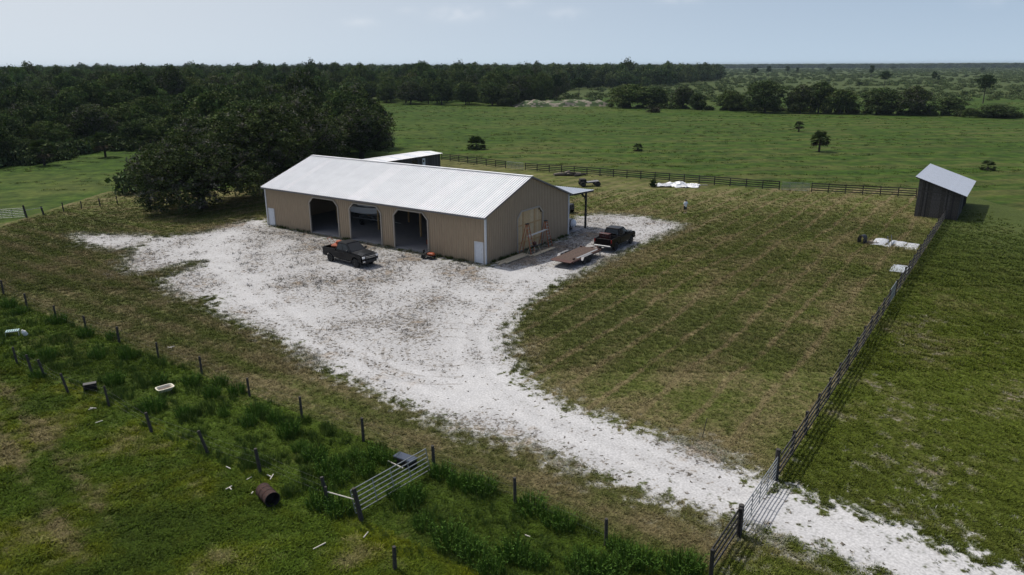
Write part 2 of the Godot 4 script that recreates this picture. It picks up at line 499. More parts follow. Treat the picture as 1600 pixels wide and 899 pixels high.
const FX := -300.0
const FZ := -440.0
func make_field_texture() -> ImageTexture:
	var W := 1536
	var H := 1216
	var ppm := 2.56
	var n1 := noise_bytes(W, H, 1.1, ppm, 2, 41)
	var n2 := noise_bytes(W, H, 0.22, ppm, 3, 42)
	var n3 := noise_bytes(W, H, 0.04, ppm, 3, 43)
	var n4 := noise_bytes(W, H, 0.012, ppm, 3, 44)
	var out := PackedByteArray()
	out.resize(W * H * 3)
	var k := 0
	for j in H:
		var z := FZ + (j + 0.5) / ppm
		for i in W:
			var x := FX + (i + 0.5) / ppm
			var rx := x + 2.507
			var rz := z + 67.897
			var lx := 0.81966 * rx + 0.57285 * rz
			var lz := -0.57285 * rx + 0.81966 * rz
			var a := n1[k] * 0.0078431 - 1.0
			var b := n2[k] * 0.0078431 - 1.0
			var c := n3[k] * 0.0078431 - 1.0
			var d := n4[k] * 0.0078431 - 1.0
			var dry := 0.18 + 0.35 * c + 0.3 * d + 0.25 * b
			var near := lx > -61.0 and lz > -60.0
			if lz < -60.0 and lx > -60.0:
				# hay field: rows of cut grass, greener with distance from the fence
				var row := sin(z * 0.62 + x * 0.06 + c * 2.2 + b * 0.7)
				dry = 0.24 + 0.34 * c + 0.25 * d + 0.30 * row + 0.20 * sin(z * 1.9 + x * 0.16 + c * 4.0) + 0.24 * b + 0.35 * clampf(1.0 - (-60.0 - lz) / 45.0, 0.0, 1.0) - 0.16 * clampf((-z - 200.0) / 120.0, 0.0, 1.0)
			elif near and lx < 33.9:
				dry += 0.14 + 0.2 * sin(lx * 2.75 + c * 1.6)
			dry = clampf(dry, 0.0, 1.0)
			var r := 0.040 + 0.012 * b
			var g := 0.080 + 0.018 * b
			var u := 0.009
			var dr := 0.095
			var dg := 0.096
			var du := 0.032
			if near:
				r = 0.072 + 0.012 * b
				g = 0.096 + 0.018 * b
				u = 0.018
				dr = 0.180
				dg = 0.150
				du = 0.080
				if lx > 33.9:
					r *= 0.8
					g *= 0.8
					dry -= 0.2
			r += (dr - r) * dry * 0.8
			g += (dg - g) * dry * 0.8
			u += (du - u) * dry * 0.8
			var tone := 1.0 + 0.46 * a + 0.30 * b + 0.12 * d
			var o := k * 3
			out[o] = srgb_of[clampi(int(r * tone * 1024.0), 0, 1024)]
			out[o + 1] = srgb_of[clampi(int(g * tone * 1024.0), 0, 1024)]
			out[o + 2] = srgb_of[clampi(int(u * tone * 1024.0), 0, 1024)]
			k += 1
	return ImageTexture.create_from_image(Image.create_from_data(W, H, false, Image.FORMAT_RGB8, out))

var relief := FastNoiseLite.new()
func height(x: float, z: float) -> float:
	return relief.get_noise_2d(x, z) * 0.05

func sheet(m: ArrayMesh, xs: PackedFloat32Array, zs: PackedFloat32Array, hole: Rect2, uv0: Rect2, bumpy: bool) -> void:
	var arr := []
	arr.resize(Mesh.ARRAY_MAX)
	var v := PackedVector3Array()
	var nn := PackedVector3Array()
	var uv := PackedVector2Array()
	var uv2 := PackedVector2Array()
	var ix := PackedInt32Array()
	var w := xs.size()
	for z in zs:
		for x in xs:
			var y := 0.0
			var n := Vector3.UP
			if bumpy:
				y = height(x, z)
				n = Vector3((y - height(x + 0.3, z)) / 0.3, 1.0, (y - height(x, z + 0.3)) / 0.3).normalized()
			v.push_back(Vector3(x, y, z))
			nn.push_back(n)
			uv.push_back(Vector2((x - uv0.position.x) / uv0.size.x, (z - uv0.position.y) / uv0.size.y))
			uv2.push_back(Vector2(x / 5.0, z / 5.0))
	for j in zs.size() - 1:
		for i in w - 1:
			if hole.size.x > 0.0 and hole.has_point(Vector2((xs[i] + xs[i + 1]) * 0.5, (zs[j] + zs[j + 1]) * 0.5)):
				continue
			var q := j * w + i
			ix.append_array([q, q + 1, q + w + 1, q, q + w + 1, q + w])
	arr[Mesh.ARRAY_VERTEX] = v
	arr[Mesh.ARRAY_NORMAL] = nn
	arr[Mesh.ARRAY_TEX_UV] = uv
	arr[Mesh.ARRAY_TEX_UV2] = uv2
	arr[Mesh.ARRAY_INDEX] = ix
	m.add_surface_from_arrays(Mesh.PRIMITIVE_TRIANGLES, arr)

func steps(a: float, b: float, n: int) -> PackedFloat32Array:
	var out := PackedFloat32Array()
	for k in n + 1:
		out.push_back(lerpf(a, b, float(k) / n))
	return out

func make_ground() -> void:
	relief.frequency = 0.35
	relief.fractal_octaves = 3
	relief.seed = 9
	var yard := make_yard_texture()
	var far := make_field_texture()
	var fine := noise_tex(0.03, 5, 0.80, 1.0, 61, 1024)
	var mats := []
	for k in 3:
		var m := StandardMaterial3D.new()
		m.roughness = 0.95
		m.metallic_specular = 0.2
		if k == 0: m.albedo_texture = yard
		elif k == 1: m.albedo_texture = far
		else:
			m.albedo_texture = scrub_texture()
		m.detail_enabled = true
		m.detail_albedo = fine
		m.detail_blend_mode = BaseMaterial3D.BLEND_MODE_MUL
		m.detail_uv_layer = BaseMaterial3D.DETAIL_UV_2
		mats.append(m)
	mats[0].resource_name = "yard_soil"
	mats[1].resource_name = "pasture"
	mats[2].resource_name = "scrub"
	var m := ArrayMesh.new()
	sheet(m, steps(YX, YX + 128.0, 288), steps(YZ, YZ + 96.0, 216), Rect2(), Rect2(YX, YZ, 128, 96), true)
	sheet(m, PackedFloat32Array([FX, -180, YX, -20, 20, YX + 128.0, 180, FX + 600.0]), PackedFloat32Array([FZ, -300, -200, YZ, -60, YZ + 96.0, FZ + 475.0]), Rect2(YX, YZ, 128, 96), Rect2(FX, FZ, 600, 475), false)
	sheet(m, PackedFloat32Array([-9000, -3000, -1000, FX, 0, FX + 600.0, 1000, 3000, 9000]), PackedFloat32Array([-9000, -4000, -2000, -1000, FZ, -200, FZ + 475.0, 600, 2500]), Rect2(FX, FZ, 600, 475), Rect2(0, 0, 420, 300), false)
	var o := MeshInstance3D.new()
	o.name = "ground"
	o.mesh = m
	for k in 3: m.surface_set_material(k, mats[k])
	add_child(o)
	o.set_meta("kind", "structure")

func scrub_texture() -> ImageTexture:
	var W := 1024
	var H := 1024
	var maps := []
	for s in [[0.16, 2, 71], [0.03, 3, 72], [0.008, 3, 73]]:
		var n := FastNoiseLite.new()
		n.noise_type = FastNoiseLite.TYPE_SIMPLEX_SMOOTH
		n.frequency = s[0]
		n.fractal_octaves = s[1]
		n.seed = s[2]
		var im := n.get_seamless_image(W, H)
		im.convert(Image.FORMAT_L8)
		maps.append(im.get_data())
	var out := PackedByteArray()
	out.resize(W * H * 3)
	for k in W * H:
		var a: float = maps[0][k] * 0.0078431 - 1.0
		var b: float = maps[1][k] * 0.0078431 - 1.0
		var c: float = maps[2][k] * 0.0078431 - 1.0
		var dry := clampf(0.35 + 0.5 * c + 0.5 * b, 0.0, 1.0)
		var r := 0.050 + 0.036 * dry
		var g := 0.078 + 0.026 * dry
		var u := 0.022 + 0.014 * dry
		var t := 1.0 + 0.35 * a
		out[k * 3] = srgb_of[clampi(int(r * t * 1024.0), 0, 1024)]
		out[k * 3 + 1] = srgb_of[clampi(int(g * t * 1024.0), 0, 1024)]
		out[k * 3 + 2] = srgb_of[clampi(int(u * t * 1024.0), 0, 1024)]
	return ImageTexture.create_from_image(Image.create_from_data(W, H, false, Image.FORMAT_RGB8, out))

func yard_color(x: float, z: float) -> Color:
	var i := clampi(int((x - YX) * PPM), 0, YW - 1)
	var j := clampi(int((z - YZ) * PPM), 0, YH - 1)
	var o := (j * YW + i) * 3
	return Color8(yard_bytes[o], yard_bytes[o + 1], yard_bytes[o + 2]).srgb_to_linear()

func yard_sand(x: float, z: float) -> float:
	var i := clampi(int((x - YX) * PPM), 0, YW - 1)
	var j := clampi(int((z - YZ) * PPM), 0, YH - 1)
	return sand_field[j * YW + i]

# ---------------------------------------------------------------- grass and weeds
func tuft_mesh(seed_no: int, blades: int, h: float, spread: float, wide: float, bend: float) -> ArrayMesh:
	var r := RandomNumberGenerator.new()
	r.seed = seed_no
	var b := MB.new()
	b.tinted = true
	for k in blades:
		var a := r.randf() * TAU
		var at := Vector3(cos(a), 0, sin(a)) * spread * sqrt(r.randf())
		var out := Vector3(cos(a + r.randf_range(-0.8, 0.8)), 0, sin(a + r.randf_range(-0.8, 0.8)))
		var hh := h * r.randf_range(0.55, 1.1)
		var side := Vector3(-out.z, 0, out.x) * wide * r.randf_range(0.7, 1.3)
		var mid := at + Vector3.UP * hh * 0.6 + out * bend * hh * 0.35
		var tip := at + Vector3.UP * hh + out * bend * hh * r.randf_range(0.6, 1.3)
		var t := r.randf_range(0.75, 1.2)
		b.col = Color(t, t * r.randf_range(0.95, 1.05), t)
		b.quad(at - side, at + side, mid + side * 0.7, mid - side * 0.7)
		b.tri(mid - side * 0.7, mid + side * 0.7, tip)
	return b.mesh()

func scatter(called: String, mesh: Mesh, m: Material, places: Array, tints: PackedColorArray, parent: Node) -> void:
	var mm := MultiMesh.new()
	mm.transform_format = MultiMesh.TRANSFORM_3D
	mm.use_colors = true
	mm.mesh = mesh
	mm.instance_count = places.size()
	for k in places.size():
		mm.set_instance_transform(k, places[k])
		mm.set_instance_color(k, tints[k])
	var o := MultiMeshInstance3D.new()
	o.name = called
	o.multimesh = mm
	o.material_override = m
	o.set_meta("kind", "stuff")
	parent.add_child(o, true)

func make_grass() -> void:
	var r := RandomNumberGenerator.new()
	r.seed = 5
	var low := tuft_mesh(1, 9, 0.085, 0.10, 0.011, 0.9)
	var low_b := tuft_mesh(2, 11, 0.12, 0.14, 0.014, 1.0)
	var tall := tuft_mesh(3, 14, 0.55, 0.16, 0.014, 0.35)
	var g := thing("lawn_grass", "short mown grass over the whole yard", "")
	g.set_meta("kind", "stuff")
	var sets := [[low, [], PackedColorArray()], [low_b, [], PackedColorArray()], [tall, [], PackedColorArray()]]
	var clump := FastNoiseLite.new()
	clump.frequency = 0.45
	clump.fractal_octaves = 3
	clump.seed = 15
	var tries := 420000
	for k in tries:
		# more of them where the ground is near the camera
		var depth := 19.0 + 96.0 * pow(r.randf(), 1.5)
		var x := r.randf_range(-0.78, 0.78) * (depth + 6.0)
		var z := -depth
		if x < YX + 1.0 or x > YX + 127.0 or z < YZ + 1.0:
			continue
		var rx := x + 2.507
		var rz := z + 67.897
		var lx := 0.81966 * rx + 0.57285 * rz
		var lz := -0.57285 * rx + 0.81966 * rz
		if lx > -33.0 and lx < 0.3 and lz < 0.3 and lz > -16.0:
			continue
		var c := yard_color(x, z)
		if c.g > 0.24:
			continue
		var s := yard_sand(x, z)
		if s > 0.6 and r.randf() > 0.15:
			continue
		var weedy := lz > 31.0 and lz < 36.8 and lx < 32.0
		var n := clump.get_noise_2d(x, z)
		var which := 0 if depth < 42.0 else 1
		var size := r.randf_range(0.6, 1.25)
		if weedy and n > -0.05:
			if r.randf() < (0.36 if lx < 17.0 else 0.10):
				which = 2
				size = r.randf_range(0.35, 1.0) * (0.65 + n)
		elif lz > 36.8:
			size *= 1.3 + 0.7 * n
		elif lx > 33.9:
			size *= 1.1 + 0.5 * n
		if depth > 60.0:
			size *= 1.4
			if r.randf() < (depth - 75.0) / 40.0 or r.randf() < (x - 44.0) / 18.0: continue
		var t := r.randf_range(0.85, 1.5)
		var tint := Color(c.r * t, c.g * t * r.randf_range(0.95, 1.06), c.b * t)
		if which == 2:
			tint = Color(0.068, 0.110, 0.025) * r.randf_range(0.7, 1.3)
			tint.a = 1.0
		tint.a = 1.0
		var basis := Basis(Vector3.UP, r.randf() * TAU).scaled(Vector3(size, size * r.randf_range(0.8, 1.2), size))
		sets[which][1].append(Transform3D(basis, Vector3(x, height(x, z) - 0.005, z)))
		sets[which][2].push_back(tint)
	for k in 3:
		scatter(["short_grass", "mown_grass", "long_grass"][k], sets[k][0], M.blade, sets[k][1], sets[k][2], g)
	# weeds that lean against the foot of the barn wall
	var weeds := []
	var wt := PackedColorArray()
	for k in 900:
		var on_front := r.randf() < 0.7
		var px := r.randf_range(-32.6, -0.2) if on_front else r.randf_range(0.06, 0.45)
		var pz := r.randf_range(0.06, 0.5) if on_front else r.randf_range(-15.0, -0.3)
		if on_front and (px > -24.9 and px < -20.3 or px > -18.4 and px < -13.7 or px > -11.9 and px < -7.2 or px < -31.2 or px > -1.4):
			if r.randf() < 0.9: continue
		if clump.get_noise_2d(px * 1.7, pz) < -0.12: continue
		var w := yd(px, pz)
		var s := r.randf_range(0.3, 0.8)
		weeds.append(Transform3D(Basis(Vector3.UP, r.randf() * TAU).scaled(Vector3(s, s, s)), w))
		wt.push_back(Color(0.05, 0.075, 0.02) * r.randf_range(0.6, 1.4))
	scatter("wall_weeds", tall, M.blade, weeds, wt, g)
	# rough tussocks over the hay field and the pasture behind
	var tus := []
	var tt := PackedColorArray()
	for k in 22000:
		var depth := 112.0 + 260.0 * pow(r.randf(), 1.2)
		var x := r.randf_range(-0.75, 0.75) * depth
		var z := -depth
		var rx := x + 2.507
		var rz := z + 67.897
		var lz := -0.57285 * rx + 0.81966 * rz
		if x < -100.0 or clump.get_noise_2d(x * 0.03, z * 0.42) < 0.10 or r.randf() < 0.3: continue
		var q := r.randf_range(0.7, 1.6) * (1.0 + (depth - 112.0) / 300.0)
		tus.append(Transform3D(Basis(Vector3.UP, r.randf() * TAU).scaled(Vector3(q * 2.2, q * 0.34, q * 1.8)), Vector3(x, -0.02, z)))
		var t := r.randf_range(0.6, 1.25)
		tt.push_back(Color(0.056 * t, 0.084 * t, 0.016 * t) if r.randf() < 0.8 else Color(0.085 * t, 0.08 * t, 0.035 * t))
	scatter("field_tussocks", tall, M.blade, tus, tt, g)
	# bits of bark, dry weed and clods lying on the sand
	var bit := MB.new()
	bit.tinted = true
	bit.soft(Vector3(0, 0.02, 0), Vector3(0.16, 0.05, 0.09), 0.02)
	bit.soft(Vector3(0.06, 0.025, 0.07), Vector3(0.07, 0.05, 0.12), 0.02, Basis(Vector3.UP, 0.7))
	bit.bar(Vector3(-0.12, 0.02, -0.04), Vector3(0.12, 0.04, 0.10), 0.018, 0.018)
	var bits := []
	var bt := PackedColorArray()
	for k in 160000:
		var depth := 21.0 + 72.0 * r.randf()
		var x := r.randf_range(-0.78, 0.5) * (depth + 6.0)
		var z := -depth
		if x < YX + 1.0: continue
		var s := yard_sand(x, z)
		if s < 0.3: continue
		var c := yard_color(x, z)
		if r.randf() > (0.5 if c.g < 0.30 else 0.015): continue
		var q := r.randf_range(0.3, 0.85)
		bits.append(Transform3D(Basis(Vector3.UP, r.randf() * TAU).scaled(Vector3(q, q * 0.8, q)), Vector3(x, height(x, z) - 0.004, z)))
		var t := r.randf_range(0.06, 0.17)
		bt.push_back(Color(t, t * 0.88, t * 0.72))
	var lit := thing("ground_litter", "bits of bark and dry weed strewn over the white sand", "")
	lit.set_meta("kind", "stuff")
	scatter("bark_bits", bit.mesh(), M.debris, bits, bt, lit)

# ---------------------------------------------------------------- trees
func crown_mesh(seed_no: int, wide: float, tall: float, base: float, lobes: int, clumps: int, leaves: int, leaf: float, tones: Array) -> ArrayMesh:
	var r := RandomNumberGenerator.new()
	r.seed = seed_no
	var b := MB.new()
	b.tinted = true
	var spots := []
	for k in lobes:
		var a := TAU * (k + r.randf() * 0.7) / lobes
		var d := wide * 0.5 * (0.60 * sqrt(r.randf()) + 0.06) if k > 1 else 0.0
		var rad := wide * r.randf_range(0.17, 0.26)
		var top := tall - rad * 0.72 - (tall - base) * 0.55 * pow(d / (wide * 0.5), 1.6) - r.randf() * tall * 0.10
		spots.append([Vector3(cos(a) * d, maxf(top, base + rad * 0.5), sin(a) * d), rad])
		if r.randf() < 0.85:
			spots.append([Vector3(cos(a + 0.4) * (d + rad * 0.35), base + rad * r.randf_range(0.3, 0.9), sin(a + 0.4) * (d + rad * 0.35)), rad * r.randf_range(0.6, 0.85)])
	for k in clumps:
		var s: Array = spots[r.randi() % spots.size()]
		var dir := Vector3(r.randfn(), r.randfn() * 0.9 + 0.15, r.randfn()).normalized()
		var at: Vector3 = s[0] + dir * s[1] * (0.55 + 0.5 * sqrt(r.randf())) * Vector3(1, 0.72, 1)
		if at.y < base * 0.55: continue
		var tone: Color = tones[r.randi() % tones.size()] * r.randf_range(0.55, 1.75)
		var cr := leaf * r.randf_range(1.6, 3.2)
		for q in leaves:
			var p := at + Vector3(r.randfn(), r.randfn() * 0.65, r.randfn()) * cr * 0.6
			var u := Vector3(r.randfn(), r.randfn() * 0.6, r.randfn()).normalized() * leaf * r.randf_range(0.6, 1.25)
			var w := u.cross(Vector3(r.randfn(), r.randfn(), r.randfn()).normalized()).normalized() * leaf * r.randf_range(0.35, 0.7)
			b.col = tone * r.randf_range(0.85, 1.15)
			b.col.a = 1.0
			b.tri(p - u, p + w, p + u)
			b.tri(p - u, p + u, p - w)
	return b.mesh()

func trunk_mesh(seed_no: int, base: float, tall: float, wide: float, girth: float, limbs: int) -> ArrayMesh:
	var r := RandomNumberGenerator.new()
	r.seed = seed_no
	var b := MB.new()
	var fork := Vector3(r.randf_range(-0.3, 0.3), base * 0.8, r.randf_range(-0.3, 0.3))
	b.tube(Vector3(0, -0.2, 0), fork * 0.35, girth * 1.35, girth, 9, false)
	b.tube(fork * 0.35, fork, girth, girth * 0.85, 9, false)
	for k in limbs:
		var a := TAU * (k + r.randf() * 0.5) / limbs
		var mid := fork + Vector3(cos(a) * wide * 0.18, (tall - base) * 0.25, sin(a) * wide * 0.18)
		var end := mid + Vector3(cos(a + r.randf_range(-0.4, 0.4)) * wide * 0.2, (tall - base) * r.randf_range(0.1, 0.35), sin(a) * wide * 0.2)
		b.tube(fork, mid, girth * 0.6, girth * 0.38, 7, false)
		b.tube(mid, end, girth * 0.38, girth * 0.10, 6, false)
	return b.mesh()

var oak_tones := [Color(0.044, 0.058, 0.025), Color(0.060, 0.076, 0.030), Color(0.036, 0.048, 0.022), Color(0.084, 0.082, 0.068), Color(0.052, 0.068, 0.026)]
var wood_tones := [Color(0.040, 0.062, 0.024), Color(0.056, 0.082, 0.028), Color(0.034, 0.048, 0.022), Color(0.070, 0.088, 0.036), Color(0.046, 0.060, 0.030)]
var light_tones := [Color(0.075, 0.100, 0.034), Color(0.060, 0.088, 0.030), Color(0.088, 0.104, 0.044), Color(0.050, 0.072, 0.026)]
var kinds := []

func make_kinds() -> void:
	# crown and trunk of each kind of tree; each is one metre wide and one metre tall when scaled by its own size
	for k in 4:
		var wd := 13.0
		var ht := 11.0
		kinds.append({"crown": crown_mesh(100 + k, wd, ht, 1.8, 9 + k, 900, 14, 0.29, [oak_tones, wood_tones, light_tones, wood_tones][k]), "trunk": trunk_mesh(200 + k, 2.6, ht, wd, 0.32, 5), "w": wd, "h": ht})
	# far oaks, only a few pixels across
	for k in 2:
		kinds.append({"crown": crown_mesh(110 + k, 13.0, 11.0, 1.5, 9, 260, 8, 0.62, wood_tones), "w": 13.0, "h": 11.0})

func pine_crown(seed_no: int, tall: float, wide: float, clumps: int, leaves: int, leaf: float) -> ArrayMesh:
	var r := RandomNumberGenerator.new()
	r.seed = seed_no
	var b := MB.new()
	b.tinted = true
	for k in clumps:
		var y := tall * r.randf_range(0.58, 1.0)
		var d := wide * 0.5 * sqrt(r.randf()) * (1.0 - 0.55 * absf(y / tall - 0.78) / 0.22)
		var a := r.randf() * TAU
		var at := Vector3(cos(a) * d, y, sin(a) * d)
		var tone := Color(0.030, 0.048, 0.022) * r.randf_range(0.7, 1.35)
		for q in leaves:
			var p := at + Vector3(r.randfn(), r.randfn() * 0.5, r.randfn()) * leaf * 1.0
			var u := Vector3(r.randfn(), r.randfn() * 0.7 + 0.2, r.randfn()).normalized() * leaf
			var w := u.cross(Vector3(r.randfn(), r.randfn(), r.randfn())).normalized() * leaf * 0.28
			b.col = tone
			b.col.a = 1.0
			b.tri(p - u, p + w, p + u)
			b.tri(p - u, p + u, p - w)
	return b.mesh()

func pine_trunk(seed_no: int, tall: float, wide: float) -> ArrayMesh:
	var r := RandomNumberGenerator.new()
	r.seed = seed_no
	var b := MB.new()
	var p := Vector3(0, -0.2, 0)
	for k in 5:
		var q := Vector3(r.randf_range(-0.12, 0.12), tall * (k + 1) / 5.2, r.randf_range(-0.12, 0.12))
		b.tube(p, q, 0.19 - 0.03 * k, 0.16 - 0.03 * k, 7, false)
		p = q
	for k in 9:
		var y := tall * r.randf_range(0.55, 0.92)
		var a := r.randf() * TAU
		b.tube(Vector3(0, y, 0), Vector3(cos(a) * wide * 0.36, y + 0.7, sin(a) * wide * 0.36), 0.06, 0.02, 5, false)
	return b.mesh()

func palm_head(seed_no: int, at_y: float, size: float, fronds: int) -> ArrayMesh:
	var r := RandomNumberGenerator.new()
	r.seed = seed_no
	var b := MB.new()
	b.tinted = true
	for k in fronds:
		var a := r.randf() * TAU
		var lift := r.randf_range(-0.75, 1.25)
		var out := Vector3(cos(a) * cos(lift), sin(lift), sin(a) * cos(lift))
		var stem := Vector3(0, at_y, 0) + out * size * 0.45
		var side := out.cross(Vector3.UP).normalized()
		if side.length() < 0.5: side = Vector3.RIGHT
		var dead := lift < -0.5
		var t := r.randf_range(0.7, 1.3)
		b.col = Color(0.085 * t, 0.07 * t, 0.045 * t) if dead else Color(0.060 * t, 0.080 * t, 0.034 * t)
		b.tri(Vector3(0, at_y, 0) - side * 0.02, Vector3(0, at_y, 0) + side * 0.02, stem)
		for q in 11:
			var f := (q - 5) / 5.0
			var d := (out * (1.0 - 0.45 * absf(f)) + side * f * 0.95).normalized()
			var tip := stem + d * size * 0.55 * r.randf_range(0.8, 1.1) + Vector3.DOWN * size * 0.16 * r.randf()
			var wv := d.cross(out.cross(side)).normalized() * size * 0.045
			b.tri(stem - wv * 0.4, stem + d * size * 0.28 + wv, tip)
			b.tri(stem - wv * 0.4, tip, stem + d * size * 0.28 - wv)
	return b.mesh()

func tree(called: String, label: String, crown: Mesh, trunk: Mesh, at: Vector3, scale: Vector3, turn: float, group: String, leafm: Material = null) -> Node3D:
	var o := thing(called, label, "tree", at, turn, group)
	o.scale = scale
	put("crown", crown, leafm if leafm else M.leaf, o)
	if trunk: put("trunk", trunk, M.bark, o)
	return o

func in_poly(p: Vector2, q: PackedVector2Array) -> bool:
	return Geometry2D.is_point_in_polygon(p, q)

func make_trees() -> void:
	var r := RandomNumberGenerator.new()
	r.seed = 404
	make_kinds()
	# the great live oaks beside the barn, each with a crown of its own
	var oaks := [
		[-41.5, -97.5, 18.5, 10.8, "broad live oak with low moss-hung branches beside the barn's far corner", 38.0],
		[-36.0, -107.0, 15.0, 14.2, "tall dark live oak behind the broad oak beside the barn", 0.0],
		[-37.0, -128.0, 17.0, 14.0, "dark live oak rising behind the barn's far roof corner", 0.0],
		[-30.5, -150.0, 13.5, 11.0, "grey-limbed oak at the wood's end, behind the weathered cabin", 0.0],
	]
	for k in oaks.size():
		var q: Array = oaks[k]
		var cr := crown_mesh(300 + k, q[2], q[3], 1.1 if k == 0 else 2.2, 16, 2400 if k == 0 else 1700, 17, 0.19 if k == 0 else 0.22, oak_tones)
		var tr := trunk_mesh(320 + k, 2.4, q[3], q[2], 0.55, 8)
		tree("live_oak", q[4], cr, tr, Vector3(q[0], 0, q[1]), Vector3.ONE, 0.0, "live oaks beside the barn")
	# the wood to the left: its outermost trees one by one, the rest as a mass
	var wood := pairs([-420,-140, -150,-128, -100,-138, -93,-150, -96,-172, -78,-170, -62,-136, -54,-108, -46,-103, -40,-114, -38,-138, -30,-160, -32,-182, -46,-225, -62,-305, -82,-396, -52,-378, -31,-371, 0,-359, 16,-366, 30,-440, 20,-520, 60,-600, 110,-620, 250,-900, 330,-1300, 300,-2300, -2600,-2300])
	var seen := []
	var rest := [[], [], [], [], [], []]
	var tint := [PackedColorArray(), PackedColorArray(), PackedColorArray(), PackedColorArray(), PackedColorArray(), PackedColorArray()]
	var cells := {}
	var z := -126.0
	while z > -2300.0:
		var far := -z
		var gap := 7.6 + far * 0.0062
		var x := -0.80 * far - 40.0
		while x < minf(0.55 * far, 330.0):
			var p := Vector2(x + r.randf_range(-0.45, 0.45) * gap, z + r.randf_range(-0.45, 0.45) * gap)
			x += gap
			if not in_poly(p, wood): continue
			if p.distance_to(Vector2(-20, -131)) < 15.0 or p.distance_to(Vector2(-86, -156)) < 7.0 or p.distance_to(Vector2(-77, -158)) < 5.0 or p.distance_to(Vector2(-92, -144)) < 5.0: continue
			var s := r.randf_range(0.62, 1.2)
			var high := s * r.randf_range(0.85, 1.3) * (1.1 if far > 330.0 else 0.88 + 0.22 * smoothstep(150.0, 330.0, far))
			if r.randf() < 0.08: high *= 1.22
			if far > 420.0: high *= 1.12
			if far < 185.0 and p.x < -60.0: high *= 0.92
			var wide := s * (0.85 if far < 900.0 else 1.25)
			var k := r.randi() % 4 if far < 560.0 else 4 + r.randi() % 2
			var tr := Transform3D(Basis(Vector3.UP, r.randf() * TAU).scaled(Vector3(wide, high, wide)), Vector3(p.x, 0, p.y))
			seen.append([p, k, tr, r.randf_range(0.75, 1.7), r.randf_range(0.88, 1.12)])
		z -= gap * 0.92
	# those that stand first in line of sight are things of their own
	seen.sort_custom(func(a, b): return a[0].y > b[0].y)
	var shown := {}
	var count := 0
	for q in seen:
		var p: Vector2 = q[0]
		var lane := int(floor(atan2(p.x, -p.y) * 160.0))
		var n: int = shown.get(lane, 0)
		if n < 3 and count < 250 and p.y > -460.0 and absf(p.x) < 0.74 * -p.y:
			shown[lane] = n + 1
			count += 1
			var t: Transform3D = q[2]
			var sc := t.basis.get_scale()
			tree("wood_tree", "leafy evergreen tree in the front ranks of the dark wood", kinds[q[1]].crown, kinds[q[1]].trunk, t.origin, sc, t.basis.get_euler().y, "front trees of the wood")
		else:
			rest[q[1]].append(q[2])
			tint[q[1]].push_back(Color(q[3] * q[4], q[3], q[3] * 0.95))
	var mass := thing("forest", "dense dark wood stretching to the horizon behind the front trees", "")
	mass.set_meta("kind", "stuff")
	for k in 6:
		scatter("tree_mass", kinds[k].crown, M.leaf if k < 4 else M.leaf_far, rest[k], tint[k], mass)
	# the row of oaks along the far side of the hay field
	var row := [[-50,-374,14.2,10.7],[-34,-367,12.4,12.6],[-22,-364,12.4,11.4],[-9,-357,13.6,10.9],[0,-351,11.3,9.8],[10,-387,9.8,10.2],[53,-336,20.0,10.5],[64,-335,12.8,9.1],[74,-324,9.7,9.4],[78,-315,7.5,7.0],[90,-309,11.6,8.4],[100,-296,16.6,12.4],[112,-291,10.9,10.6],[119,-291,12.4,11.7],[125,-286,13.4,9.5],[138,-282,14.9,9.8],[148,-277,12.3,10.3],[161,-276,11.8,6.4],[161,-263,4.9,3.5],[170,-262,13.0,4.6]]
	for k in row.size():
		var q: Array = row[k]
		var kd: Dictionary = kinds[k % 4]
		tree("field_oak", "dark round oak, %s from the left in the row across the hay field" % ordinal(k + 1), kd.crown, kd.trunk, Vector3(q[0], 0, q[1]), Vector3(q[2] / 12.0, q[3] / 10.8, q[2] / 12.0), r.randf() * TAU, "oaks in the row across the hay field")
	# pines
	var pc := [pine_crown(500, 13.0, 6.5, 90, 14, 0.5), pine_crown(501, 13.0, 5.5, 70, 14, 0.5)]
	var pt := [pine_trunk(510, 13.0, 6.5), pine_trunk(511, 13.0, 5.5)]
	var pines := [[223,-356,9.1,12.8],[24,-399,7.4,13.1],[37,-413,9.1,11.5],[32,-466,7.9,13.3],[274,-557,8.5,12.7],[376,-795,6.7,16.1],[341,-613,4.1,12.0],[364,-647,3.3,8.4],[270,-588,6.0,4.8],[412,-1137,9.6,14.7],[519,-1244,10.5,13.1],[351,-1039,8.7,15.1],[293,-917,9.3,14.1],[863,-1396,11.7,10.2],[897,-1792,12.0,11.6],[425,-1133,7.6,12.8]]
	for k in pines.size():
		var q: Array = pines[k]
		var s: float = q[3] / 13.0
		var lab := "lone tall pine on the open plain above the shed roof" if k == 0 else ("slender pine behind the earth mound, %s of three" % ordinal(k) if k < 4 else "small far pine on the scrub plain, %s from the left among its like" % ordinal(pine_rank(pines, k)))
		tree("pine_tree", lab, pc[k % 2], pt[k % 2], Vector3(q[0], 0, q[1]), Vector3(q[2] / 6.5, s, q[2] / 6.5), r.randf() * TAU, "pines scattered over the plain" if k > 3 else "")
